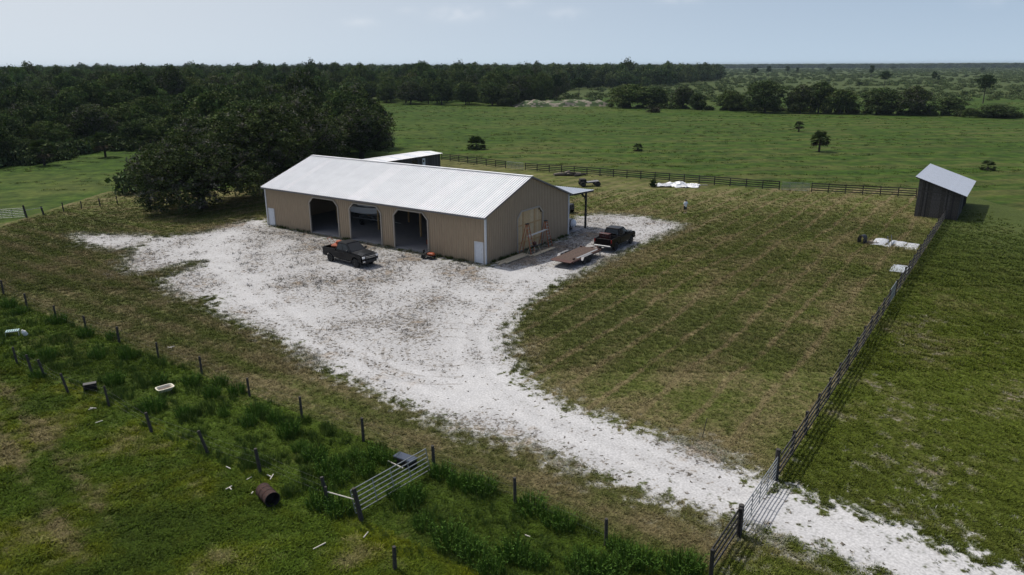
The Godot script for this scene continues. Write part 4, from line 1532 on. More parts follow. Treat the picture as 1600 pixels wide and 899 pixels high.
func wire_fence(pts: Array, label: String, high: float, lean: float, seed_no: int) -> void:
	var at := Vector3(pts[0], 0, pts[1])
	var o := thing("wire_fence", label, "fence", at, 0.0, "wire fences on wooden posts")
	var r := RandomNumberGenerator.new()
	r.seed = seed_no
	var tops := []
	for k in range(0, pts.size(), 2):
		var p := Vector3(pts[k], 0, pts[k + 1]) - at
		var h := high * r.randf_range(0.88, 1.08)
		var t := Vector3(-lean * r.randf_range(0.2, 1.6) * h, h, r.randf_range(-lean, lean) * h * 0.5)
		wood_post(p, t, r.randf_range(0.062, 0.085), o, M.post_wood)
		tops.append([p, t])
	for k in tops.size() - 1:
		for f in [0.35, 0.62, 0.88]:
			var w := MB.new()
			var a: Vector3 = tops[k][0] + tops[k][1] * f
			var b: Vector3 = tops[k + 1][0] + tops[k + 1][1] * f
			var mid := (a + b) * 0.5 - Vector3(0, r.randf_range(0.02, 0.08), 0)
			w.bar(a, mid, 0.002, 0.002)
			w.bar(mid, b, 0.002, 0.002)
			part("wire", w, M.fender_steel, o)

# ---------------------------------------------------------------- vehicles
func arch(cx: float, cy: float, r: float, y0: float) -> Array:
	var out := []
	for k in 11:
		var a := PI - PI * k / 10.0
		out.append(Vector2(cx + cos(a) * r, maxf(y0, cy + sin(a) * r)))
	return out

func wheel(parent: Node, at: Vector3, side: float, rad: float, wide: float) -> void:
	var t := MB.new()
	t.lathe(at, Vector3(0, 0, side), [[-wide * 0.5, rad * 0.62], [-wide * 0.5, rad * 0.94], [-wide * 0.36, rad], [wide * 0.36, rad], [wide * 0.5, rad * 0.94], [wide * 0.5, rad * 0.62], [wide * 0.40, rad * 0.58]], 22)
	var w := part("wheel", t, M.tyre, parent)
	var m := MB.new()
	m.lathe(at, Vector3(0, 0, side), [[wide * 0.38, rad * 0.60], [wide * 0.30, rad * 0.52], [wide * 0.24, rad * 0.2], [wide * 0.38, rad * 0.16], [wide * 0.38, 0.0]], 18)
	for k in 6:
		var a := TAU * k / 6.0
		m.bar(at + Vector3(0, 0, side * wide * 0.33), at + Vector3(cos(a) * rad * 0.56, sin(a) * rad * 0.56, side * wide * 0.33), 0.05, 0.05)
	part("rim", m, M.wheel_rim, w)

func pickup(label: String, at: Vector3, turn: float, paint: Material) -> Node3D:
	var o := thing("pickup_truck", label, "pickup", at, turn)
	o.scale = Vector3(1.02, 1.07, 1.03)
	var poly := PackedVector2Array([Vector2(-0.98, 0.50)])
	for q in arch(1.85, 0.42, 0.50, 0.50): poly.push_back(q)
	for q in [Vector2(2.72, 0.50), Vector2(2.90, 0.62), Vector2(2.90, 0.98), Vector2(2.80, 1.13), Vector2(2.45, 1.20), Vector2(1.28, 1.27), Vector2(-0.98, 1.27)]: poly.push_back(q)
	var b := MB.new()
	b.prism(poly, -0.90, 0.90)
	# rounded flanks
	var flank := PackedVector2Array([Vector2(-0.98, 0.56)])
	for q in arch(1.85, 0.42, 0.53, 0.56): flank.push_back(q)
	for q in [Vector2(2.66, 0.56), Vector2(2.74, 0.98), Vector2(2.60, 1.07), Vector2(1.2, 1.16), Vector2(-0.98, 1.16)]: flank.push_back(q)
	for s in [-1.0, 1.0]:
		b.prism(flank, s * 0.90, s * 1.0)
	part("body", b, paint, o)
	var hd := MB.new()
	hd.soft(Vector3(1.95, 1.20, 0), Vector3(1.45, 0.10, 1.30), 0.04, Basis(Vector3.BACK, -0.055))
	part("hood", hd, paint, o)
	# cab
	var lo := [Vector3(-0.93, 1.27, 0.90), Vector3(1.25, 1.27, 0.90)]
	var hi := [Vector3(-0.76, 1.90, 0.72), Vector3(0.42, 1.90, 0.72)]
	var c := MB.new()
	for s in [-1.0, 1.0]:
		var f := Vector3(1, 1, s)
		c.quad(lo[0] * f, lo[1] * f, hi[1] * f, hi[0] * f)
	var g := Vector3(1, 1, -1)
	c.quad(lo[1], lo[1] * g, hi[1] * g, hi[1])
	c.quad(lo[0] * g, lo[0], hi[0], hi[0] * g)
	c.soft(Vector3(-0.17, 1.905, 0), Vector3(1.22, 0.10, 1.46), 0.045)
	part("cab", c, paint, o)
	var gl := MB.new()
	var inset := func(mb: MB, a: Vector3, bb: Vector3, cc: Vector3, dd: Vector3, u0: float, u1: float, v0: float, v1: float, n: Vector3):
		var at2 := func(u: float, v: float): return a.lerp(bb, u).lerp(dd.lerp(cc, u), v) + n * 0.008
		mb.quad(at2.call(u0, v0), at2.call(u1, v0), at2.call(u1, v1), at2.call(u0, v1))
	inset.call(gl, lo[1], lo[1] * g, hi[1] * g, hi[1], 0.06, 0.94, 0.06, 0.94, Vector3(0.6, 0.7, 0))
	part("windshield", gl, M.car_glass, o)
	gl = MB.new()
	inset.call(gl, lo[0] * g, lo[0], hi[0], hi[0] * g, 0.08, 0.92, 0.12, 0.9, Vector3(-1, 0.2, 0))
	part("rear_window", gl, M.car_glass, o)
	for s in [-1.0, 1.0]:
		var f := Vector3(1, 1, s)
		for u in [[0.06, 0.44], [0.48, 0.90]]:
			gl = MB.new()
			inset.call(gl, lo[0] * f, lo[1] * f, hi[1] * f, hi[0] * f, u[0], u[1], 0.10, 0.88, Vector3(0, 0.2, s))
			part("side_window", gl, M.car_glass, o)
		var mr := MB.new()
		mr.soft(Vector3(0.98, 1.38, s * 1.10), Vector3(0.12, 0.22, 0.24), 0.03)
		mr.bar(Vector3(1.0, 1.30, s * 0.92), Vector3(0.98, 1.34, s * 1.05), 0.05, 0.05)
		part("mirror", mr, M.black_plastic, o)
		# load bed sides with wheel arches
		var sp := PackedVector2Array([Vector2(-2.88, 0.62), Vector2(-2.88, 1.27), Vector2(-1.0, 1.27), Vector2(-1.0, 0.52)])
		var ar := arch(-1.85, 0.42, 0.50, 0.52)
		ar.reverse()
		for q in ar: sp.push_back(q)
		sp.push_back(Vector2(-2.70, 0.52))
		var sd := MB.new()
		sd.prism(sp, s * 0.88, s * 0.985)
		part("bed_side", sd, paint, o)
		var hl := MB.new()
		hl.soft(Vector3(2.84, 0.98, s * 0.78), Vector3(0.14, 0.20, 0.30), 0.03)
		part("headlight", hl, M.lamp_glass, o)
		var fl := MB.new()
		fl.soft(Vector3(2.92, 0.62, s * 0.80), Vector3(0.06, 0.16, 0.26), 0.02)
		part("bumper_corner", fl, M.chrome, o)
		var tl := MB.new()
		tl.soft(Vector3(-2.87, 1.05, s * 0.91), Vector3(0.07, 0.34, 0.12), 0.015)
		part("taillight", tl, M.red_lens, o)
		for x in [-1.85, 1.85]:
			wheel(o, Vector3(x, 0.40, s * 0.86), s, 0.40, 0.27)
		for x in [-0.55, 0.45]:
			var dh := MB.new()
			dh.soft(Vector3(x - 0.2, 1.10, s * 1.012), Vector3(0.18, 0.035, 0.03), 0.01)
			part("door_handle", dh, M.black_plastic, o)
		var sb := MB.new()
		sb.tube(Vector3(-0.9, 0.42, s * 0.98), Vector3(1.25, 0.42, s * 0.98), 0.05, 0.05, 8)
		part("side_step", sb, M.black_plastic, o)
	var bd := MB.new()
	bd.box(Vector3(-1.95, 0.78, 0), Vector3(1.88, 0.06, 1.75))
	bd.box(Vector3(-1.02, 1.0, 0), Vector3(0.05, 0.5, 1.75))
	for s in [-1.0, 1.0]: bd.soft(Vector3(-1.85, 0.95, s * 0.76), Vector3(0.9, 0.3, 0.2), 0.05)
	part("bed", bd, M.black_plastic, o)
	var tg := MB.new()
	tg.soft(Vector3(-2.87, 0.98, 0), Vector3(0.08, 0.60, 1.70), 0.025)
	part("tailgate", tg, paint, o)
	var bp := MB.new()
	bp.soft(Vector3(-2.98, 0.58, 0), Vector3(0.16, 0.18, 1.84), 0.04)
	part("rear_bumper", bp, M.chrome, o)
	var fb := MB.new()
	fb.soft(Vector3(2.93, 0.60, 0), Vector3(0.16, 0.24, 1.30), 0.04)
	part("front_bumper", fb, M.black_plastic, o)
	var gr := MB.new()
	gr.soft(Vector3(2.89, 0.93, 0), Vector3(0.07, 0.34, 1.20), 0.03)
	var gp := part("grille", gr, M.black_plastic, o)
	var gb := MB.new()
	gb.box(Vector3(2.93, 1.06, 0), Vector3(0.03, 0.04, 1.2))
	gb.box(Vector3(2.93, 0.93, 0), Vector3(0.03, 0.03, 1.1))
	part("bar", gb, M.chrome, gp)
	var un := MB.new()
	un.box(Vector3(0, 0.42, 0), Vector3(4.9, 0.14, 0.9))
	for x in [-1.85, 1.85]: un.tube(Vector3(x, 0.4, -0.8), Vector3(x, 0.4, 0.8), 0.07, 0.07, 8)
	part("chassis", un, M.black_plastic, o)
	return o

func make_vehicles() -> void:
	pickup("black pickup truck parked on the sand, nose towards the gable end", yd(-11.35, 6.75), YAW - 0.06, M.black_paint)
	pickup("dark pickup truck seen from behind, ahead of the flatbed trailer", yd(6.85, -13.6), YAW + PI * 0.5 + 0.03, M.maroon_paint)
	# a mower lying in the bed of the first truck
	var mo := thing("orange_mower", "orange mower carried in the black pickup's load bed", "mower", yd(-13.2, 6.55, 0.872), YAW + 0.3)
	mo.scale = Vector3(1.15, 1.3, 1.15)
	var b := MB.new()
	b.soft(Vector3(0, 0.42, 0), Vector3(1.0, 0.22, 0.85), 0.08)
	part("deck", b, M.orange, mo)
	b = MB.new()
	b.soft(Vector3(0.1, 0.66, 0), Vector3(0.48, 0.28, 0.42), 0.07)
	part("engine_cover", b, M.orange, mo)
	for x in [-0.38, 0.38]:
		for z in [-0.42, 0.42]: wheel(mo, Vector3(x, 0.16, z), signf(z), 0.16, 0.10)
	b = MB.new()
	for z in [-0.3, 0.3]: b.tube(Vector3(-0.45, 0.5, z), Vector3(-0.85, 0.95, z), 0.02, 0.02, 6)
	b.tube(Vector3(-0.85, 0.95, -0.3), Vector3(-0.85, 0.95, 0.3), 0.02, 0.02, 6)
	part("handle", b, M.orange, mo)
	# tool chest in the bed of the second
	var tc := thing("tool_chest", "dark red steel tool chest standing in the second truck's bed", "tool chest", yd(6.5, -11.9, 0.872), YAW)
	b = MB.new()
	b.soft(Vector3(0, 0.36, 0), Vector3(1.15, 0.70, 0.55), 0.03)
	part("body", b, M.dark_red, tc)
	b = MB.new()
	b.soft(Vector3(0, 0.75, 0), Vector3(1.18, 0.08, 0.58), 0.02)
	part("lid", b, M.dark_red, tc)
	b = MB.new()
	b.box(Vector3(0, 0.5, 0.285), Vector3(0.22, 0.10, 0.02))
	part("latch", b, M.chrome, tc)
	# the flatbed trailer
	var o := thing("flatbed_trailer", "rust-brown flatbed trailer with a wooden deck and paired wheels", "trailer", yd(6.55, -6.1), YAW + PI * 0.5 + 0.02)
	var r := RandomNumberGenerator.new()
	r.seed = 71
	for k in 11:
		b = MB.new()
		b.box(Vector3(0.1, 0.69 + r.randf() * 0.006, -0.98 + k * 0.196), Vector3(5.5, 0.04, 0.184))
		part("plank", b, M.rust_deck, o)
	b = MB.new()
	b.box(Vector3(-2.98, 0.66, 0), Vector3(0.62, 0.05, 2.2), Basis(Vector3.BACK, 0.10))
	part("dovetail", b, M.rust_frame, o)
	b = MB.new()
	for s in [-1.0, 1.0]:
		b.box(Vector3(0, 0.60, s * 1.12), Vector3(5.9, 0.16, 0.08))
	for x in [-2.6, -1.3, 0.0, 1.3, 2.6]: b.box(Vector3(x, 0.58, 0), Vector3(0.08, 0.10, 2.14))
	b.box(Vector3(2.92, 0.62, 0), Vector3(0.08, 0.16, 2.3))
	part("frame", b, M.rust_frame, o)
	b = MB.new()
	b.bar(Vector3(2.9, 0.55, -0.7), Vector3(4.15, 0.55, 0), 0.1, 0.08)
	b.bar(Vector3(2.9, 0.55, 0.7), Vector3(4.15, 0.55, 0), 0.1, 0.08)
	b.soft(Vector3(4.2, 0.55, 0), Vector3(0.3, 0.12, 0.12), 0.03)
	part("tongue", b, M.rust_frame, o)
	for s in [-1.0, 1.0]:
		for x in [-0.78, 0.10]:
			wheel(o, Vector3(x, 0.36, s * 1.26), s, 0.36, 0.22)
		b = MB.new()
		for q in [[-1.45, 0.52, -1.2, 0.80], [-1.2, 0.80, 0.5, 0.80], [0.5, 0.80, 0.78, 0.52]]:
			b.bar(Vector3(q[0], q[1], s * 1.29), Vector3(q[2], q[3], s * 1.29), 0.012, 0.28)
		part("fender", b, M.fender_steel, o)
		b = MB.new()
		b.soft(Vector3(2.6, 0.78, s * 0.98), Vector3(0.16, 0.14, 0.16), 0.02)
		part("stake_pocket", b, M.rust_frame, o)
	b = MB.new()
	b.box(Vector3(0.6, 0.722, 0.86), Vector3(4.4, 0.012, 0.20))
	part("steel_runner", b, M.steel, o)
	b = MB.new()
	b.soft(Vector3(-2.2, 0.78, 0.86), Vector3(0.3, 0.15, 0.14), 0.03)
	part("winch", b, M.rust, o)

# ---------------------------------------------------------------- around the barn
func step_ladder(label: String, at: Vector3, turn: float, high: float) -> void:
	var o := thing("step_ladder", label, "ladder", at, turn, "step ladders at the gable door")
	var w0 := 0.34
	var sp := high * 0.24
	for s in [-1.0, 1.0]:
		var b := MB.new()
		b.bar(Vector3(s * w0, 0, sp), Vector3(s * 0.19, high, 0.03), 0.03, 0.08)
		part("rail", b, M.orange_fibre, o)
		b = MB.new()
		b.bar(Vector3(s * w0, 0, -sp), Vector3(s * 0.17, high - 0.05, -0.05), 0.03, 0.06)
		part("rear_rail", b, M.orange_fibre, o)
	var n := int(high / 0.3)
	for k in range(1, n):
		var f := k * 0.3 / high
		var b := MB.new()
		b.box(Vector3(0, k * 0.3, lerpf(sp, 0.03, f)), Vector3(2.0 * lerpf(w0, 0.19, f), 0.03, 0.09))
		part("step", b, M.steel, o)
	for k in [2, 5]:
		var b := MB.new()
		b.bar(Vector3(-w0 * 0.85, k * 0.3, -sp * (1.0 - k * 0.3 / high)), Vector3(w0 * 0.85, k * 0.3, -sp * (1.0 - k * 0.3 / high)), 0.025, 0.02)
		part("rear_brace", b, M.steel, o)
	var c := MB.new()
	c.soft(Vector3(0, high + 0.02, 0), Vector3(0.48, 0.08, 0.26), 0.02)
	part("cap", c, M.black_plastic, o)

func make_barn_things() -> void:
	step_ladder("orange step ladder nearer the barn corner, before the boarded gable door", yd(1.1, -5.5), YAW + PI * 0.5, 3.1)
	step_ladder("farther step ladder standing by the boarded door's other edge", yd(0.75, -9.5), YAW + PI * 0.5, 2.7)
	var pk := MB.new()
	pk.box(Vector3(0, 0, 0), Vector3(0.30, 0.05, 3.9))
	var pl := part("scaffold_plank", pk, M.pvc, self)
	pl.position = yd(1.05, -7.45, 1.84)
	pl.rotation.y = YAW + 0.07
	tag(pl, "pale work plank spanning the two step ladders", "plank")
	var sw := thing("saw_stand", "dark red saw on a splay-legged stand below the ladder", "saw", yd(1.7, -5.9), YAW)
	var b := MB.new()
	for x in [-0.4, 0.4]:
		for z in [-0.5, 0.5]:
			b = MB.new()
			b.bar(Vector3(x * 0.7, 0.85, z * 0.7), Vector3(x * 1.2, 0, z * 1.2), 0.04, 0.04)
			part("leg", b, M.lumber, sw)
	b = MB.new()
	b.soft(Vector3(0, 0.88, 0), Vector3(0.5, 0.07, 0.95), 0.02)
	part("table", b, M.black_plastic, sw)
	b = MB.new()
	b.soft(Vector3(0.05, 1.14, 0.02), Vector3(0.34, 0.40, 0.36), 0.09)
	part("motor", b, M.dark_red, sw)
	# boards on the ground along the gable wall
	var r := RandomNumberGenerator.new()
	r.seed = 81
	var spots := [[0.75, -3.0, 4.6], [1.0, -3.1, 4.4], [1.22, -2.8, 4.8], [1.47, -3.3, 4.0], [1.9, -6.9, 4.2], [2.15, -7.1, 4.0]]
	for k in 6:
		b = MB.new()
		b.box(Vector3(0, 0.06, 0), Vector3(0.24, 0.09, spots[k][2]))
		var pb := part("lumber_board", b, M.lumber, self)
		pb.position = yd(spots[k][0], spots[k][1], 0.02)
		pb.rotation.y = YAW + r.randf_range(-0.03, 0.03)
		tag(pb, "pale sawn board lying on the ground in the gable's shade, %s from the wall" % ordinal(k + 1), "board", "boards along the gable wall")
	# walk-behind mower outside the third bay
	var mo := thing("garden_tractor", "small orange garden tractor with black wheels by the third bay", "mower", yd(-6.0, 1.35), YAW + 0.15)
	b = MB.new()
	b.soft(Vector3(0.25, 0.48, 0), Vector3(0.75, 0.26, 0.46), 0.08)
	part("hood", b, M.orange, mo)
	b = MB.new()
	b.soft(Vector3(-0.42, 0.50, 0), Vector3(0.36, 0.14, 0.38), 0.04)
	b.soft(Vector3(-0.60, 0.68, 0), Vector3(0.08, 0.28, 0.36), 0.03)
	part("seat", b, M.black_plastic, mo)
	b = MB.new()
	b.soft(Vector3(-0.05, 0.26, 0), Vector3(1.2, 0.12, 0.6), 0.04)
	part("deck", b, M.black_plastic, mo)
	b = MB.new()
	b.tube(Vector3(-0.05, 0.6, 0), Vector3(-0.16, 0.85, 0), 0.02, 0.02, 6)
	b.lathe(Vector3(-0.16, 0.85, 0), Vector3(-0.4, 0.92, 0).normalized(), [[-0.012, 0.13], [-0.012, 0.16], [0.012, 0.16], [0.012, 0.13], [-0.012, 0.13]], 14)
	part("steering_wheel", b, M.black_plastic, mo)
	for s in [-1.0, 1.0]:
		wheel(mo, Vector3(0.42, 0.17, s * 0.36), s, 0.17, 0.12)
		wheel(mo, Vector3(-0.42, 0.24, s * 0.38), s, 0.24, 0.18)
	# propane tank under the lean-to
	var tk := thing("propane_tank", "white propane tank under the lean-to at the barn's back corner", "tank", yd(-1.75, -17.5, 0.10), YAW)
	b = MB.new()
	b.lathe(Vector3(0, 0.78, 0), Vector3.RIGHT, [[-1.55, 0.0], [-1.5, 0.22], [-1.35, 0.42], [-1.15, 0.52], [1.15, 0.52], [1.35, 0.42], [1.5, 0.22], [1.55, 0.0]], 26)
	part("shell", b, M.white_paint, tk)
	for x in [-0.8, 0.8]:
		b = MB.new()
		b.box(Vector3(x, 0.16, 0), Vector3(0.12, 0.32, 0.7))
		part("saddle", b, M.black_plastic, tk)
	b = MB.new()
	b.lathe(Vector3(0, 1.28, 0), Vector3.UP, [[0.0, 0.18], [0.14, 0.17], [0.2, 0.08], [0.2, 0.0]], 14)
	part("valve_dome", b, M.white_paint, tk)
	b = MB.new()
	b.lathe(Vector3(0, 0.78, 0), Vector3.RIGHT, [[1.06, 0.524], [1.06, 0.535], [1.14, 0.535], [1.14, 0.524]], 26)
	part("band", b, M.black_plastic, tk)
	# dark machine parked behind the barn, its end showing past the wall
	var uv := thing("utility_vehicle", "black utility cart half hidden behind the barn's back corner", "cart", yd(-7.1, -26.4), YAW)
	b = MB.new()
	b.soft(Vector3(0, 0.62, 0), Vector3(2.4, 0.42, 1.35), 0.08)
	part("body", b, M.black_plastic, uv)
	b = MB.new()
	b.soft(Vector3(0.75, 1.0, 0), Vector3(0.9, 0.42, 1.3), 0.10)
	part("cargo_box", b, M.black_plastic, uv)
	b = MB.new()
	for x in [-0.5, 0.3]:
		for z in [-0.6, 0.6]: b.tube(Vector3(x, 0.8, z), Vector3(x, 1.8, z), 0.03, 0.03, 6)
	b.soft(Vector3(-0.1, 1.82, 0), Vector3(1.0, 0.05, 1.3), 0.02)
	part("roll_cage", b, M.black_plastic, uv)
	for x in [-0.8, 0.8]:
		for s in [-1.0, 1.0]: wheel(uv, Vector3(x, 0.32, s * 0.6), s, 0.32, 0.24)
	make_boat()
	make_tractor()

func make_boat() -> void:
	var o := thing("motor_boat", "white motor boat on its trailer inside the middle bay", "boat", yd(-21.6, -6.8, 0.12), YAW)
	var b := MB.new()
	var st := []
	for k in 9:
		var t := k / 8.0
		var x := -3.0 + 6.2 * t
		var w := 1.12 * (1.0 - pow(t, 3.2))
		var keel := 1.05 + 0.75 * pow(t, 3.0)
		var sheer := 2.15 + 0.22 * t * t
		st.append([Vector3(x, keel, 0), Vector3(x, lerpf(keel, sheer, 0.32), w * 0.85), Vector3(x, sheer, w + 0.01)])
	for k in 8:
		for s in [-1.0, 1.0]:
			var f := Vector3(1, 1, s)
			for j in 2:
				b.quad(st[k][j] * f, st[k + 1][j] * f, st[k + 1][j + 1] * f, st[k][j + 1] * f)
		b.quad(st[k][2] - Vector3(0, 0.06, 0.02), st[k + 1][2] - Vector3(0, 0.06, 0.02), (st[k + 1][2] - Vector3(0, 0.06, 0.02)) * Vector3(1, 1, -1), (st[k][2] - Vector3(0, 0.06, 0.02)) * Vector3(1, 1, -1))
	b.quad(st[0][1], st[0][2], st[0][2] * Vector3(1, 1, -1), st[0][1] * Vector3(1, 1, -1))
	b.tri(st[0][0], st[0][1], st[0][1] * Vector3(1, 1, -1))
	part("hull", b, M.white_hull, o)
	b = MB.new()
	b.soft(Vector3(-0.9, 2.42, 0), Vector3(2.2, 0.42, 1.7), 0.1)
	part("console", b, M.white_hull, o)
	b = MB.new()
	b.soft(Vector3(-3.25, 2.15, 0), Vector3(0.5, 0.75, 0.45), 0.08)
	b.soft(Vector3(-3.2, 1.4, 0), Vector3(0.18, 0.9, 0.16), 0.03)
	part("outboard_motor", b, M.black_plastic, o)
	var t := thing("boat_trailer", "steel trailer under the white boat inside the middle bay", "trailer", yd(-21.6, -6.8, 0.12), YAW)
	b = MB.new()
	for s in [-1.0, 1.0]: b.bar(Vector3(-3.0, 0.72, s * 0.7), Vector3(2.4, 0.72, s * 0.35), 0.1, 0.06)
	b.bar(Vector3(2.3, 0.72, 0), Vector3(4.2, 0.66, 0), 0.1, 0.08)
	for x in [-2.0, 0.2, 1.6]:
		b.box(Vector3(x, 0.88, 0), Vector3(0.1, 0.34, 1.1))
	part("frame", b, M.steel, t)
	for s in [-1.0, 1.0]: wheel(t, Vector3(-1.2, 0.34, s * 1.0), s, 0.34, 0.2)

func make_tractor() -> void:
	var o := thing("farm_tractor", "orange farm tractor in the dark of the third bay", "tractor", yd(-9.6, -5.0, 0.12), YAW - PI * 0.42)
	var b := MB.new()
	b.soft(Vector3(0.85, 1.15, 0), Vector3(1.5, 0.62, 0.66), 0.1)
	part("hood", b, M.orange, o)
	b = MB.new()
	b.soft(Vector3(-0.1, 0.75, 0), Vector3(2.9, 0.36, 0.42), 0.05)
	part("chassis", b, M.black_plastic, o)
	b = MB.new()
	b.soft(Vector3(-0.72, 1.2, 0), Vector3(0.5, 0.14, 0.5), 0.04)
	b.soft(Vector3(-0.98, 1.45, 0), Vector3(0.1, 0.5, 0.48), 0.04)
	part("seat", b, M.black_plastic, o)
	for s in [-1.0, 1.0]:
		b = MB.new()
		b.soft(Vector3(-0.85, 1.32, s * 0.66), Vector3(1.1, 0.08, 0.36), 0.03)
		part("fender", b, M.orange, o)
		wheel(o, Vector3(-0.85, 0.66, s * 0.72), s, 0.66, 0.38)
		wheel(o, Vector3(1.2, 0.42, s * 0.62), s, 0.42, 0.24)
	b = MB.new()
	for s in [-1.0, 1.0]:
		b.bar(Vector3(0.1, 1.35, s * 0.55), Vector3(2.1, 0.7, s * 0.55), 0.12, 0.07)
	b.bar(Vector3(2.15, 0.25, -0.85), Vector3(2.15, 0.25, 0.85), 0.5, 0.05)
	part("loader", b, M.orange, o)
	b = MB.new()
	for s in [-1.0, 1.0]: b.tube(Vector3(-1.1, 1.2, s * 0.5), Vector3(-1.15, 2.35, s * 0.5), 0.035, 0.035, 6)
	b.tube(Vector3(-1.15, 2.35, -0.5), Vector3(-1.15, 2.35, 0.5), 0.035, 0.035, 6)
	part("roll_bar", b, M.black_plastic, o)

# ---------------------------------------------------------------- things lying about the yard
func crumpled(seed_no: int, wx: float, wz: float, n: int, high: float, droop: float) -> ArrayMesh:
	var ns := FastNoiseLite.new()
	ns.frequency = 0.55
	ns.fractal_octaves = 4
	ns.seed = seed_no
	var b := MB.new()
	var g := []
	for j in n + 1:
		for i in n * 2 + 1:
			var u := i / float(n * 2) * 2.0 - 1.0
			var v := j / float(n) * 2.0 - 1.0
			var edge := clampf(1.25 - maxf(absf(u) * 1.05, absf(v) * 1.05), 0.0, 1.0)
			var x := u * wx * 0.5 + ns.get_noise_2d(u * 7.0, v * 3.0 + 9.0) * 0.8
			var z := v * wz * 0.5 * (0.75 + 0.35 * ns.get_noise_2d(u * 4.0, 3.0)) + ns.get_noise_2d(u * 3.0 + 20.0, v * 5.0) * 0.5
			var y := 0.03 + high * pow(edge, 0.7) * clampf(0.42 + 1.1 * ns.get_noise_2d(x * 1.3, z * 2.4), 0.0, 1.2) + droop * edge
			g.append(Vector3(x, y, z))
	var w := n * 2 + 1
	for j in n:
		for i in n * 2:
			b.quad(g[j * w + i], g[j * w + i + 1], g[(j + 1) * w + i + 1], g[(j + 1) * w + i])
	return b.mesh()

func bent_sheet(wx: float, wz: float, rise: float, thick: float) -> MB:
	var b := MB.new()
	var n := 12
	for k in n:
		var u0 := k / float(n) * 2.0 - 1.0
		var u1 := (k + 1) / float(n) * 2.0 - 1.0
		var y0 := 0.03 + rise * (1.0 - u0 * u0) + 0.014 * (k % 2)
		var y1 := 0.03 + rise * (1.0 - u1 * u1) + 0.014 * ((k + 1) % 2)
		var a := Vector3(u0 * wx * 0.5, y0, -wz * 0.5)
		var c := Vector3(u1 * wx * 0.5, y1, -wz * 0.5)
		var d := Vector3(0, 0, wz)
		var t := Vector3(0, thick, 0)
		b.quad(a + t, c + t, c + d + t, a + d + t)
		b.quad(a, a + d, c + d, c)
		b.quad(a, c, c + t, a + t)
		b.quad(a + d, a + d + t, c + d + t, c + d)
	return b

func lay(called: String, mb: MB, m: Material, at: Vector3, turn: Vector3, label: String, category: String, group := "") -> MeshInstance3D:
	var o := part(called, mb, m, self)
	o.name = numbered(called)
	o.position = at
	o.rotation = turn
	tag(o, label, category, group)
	return o

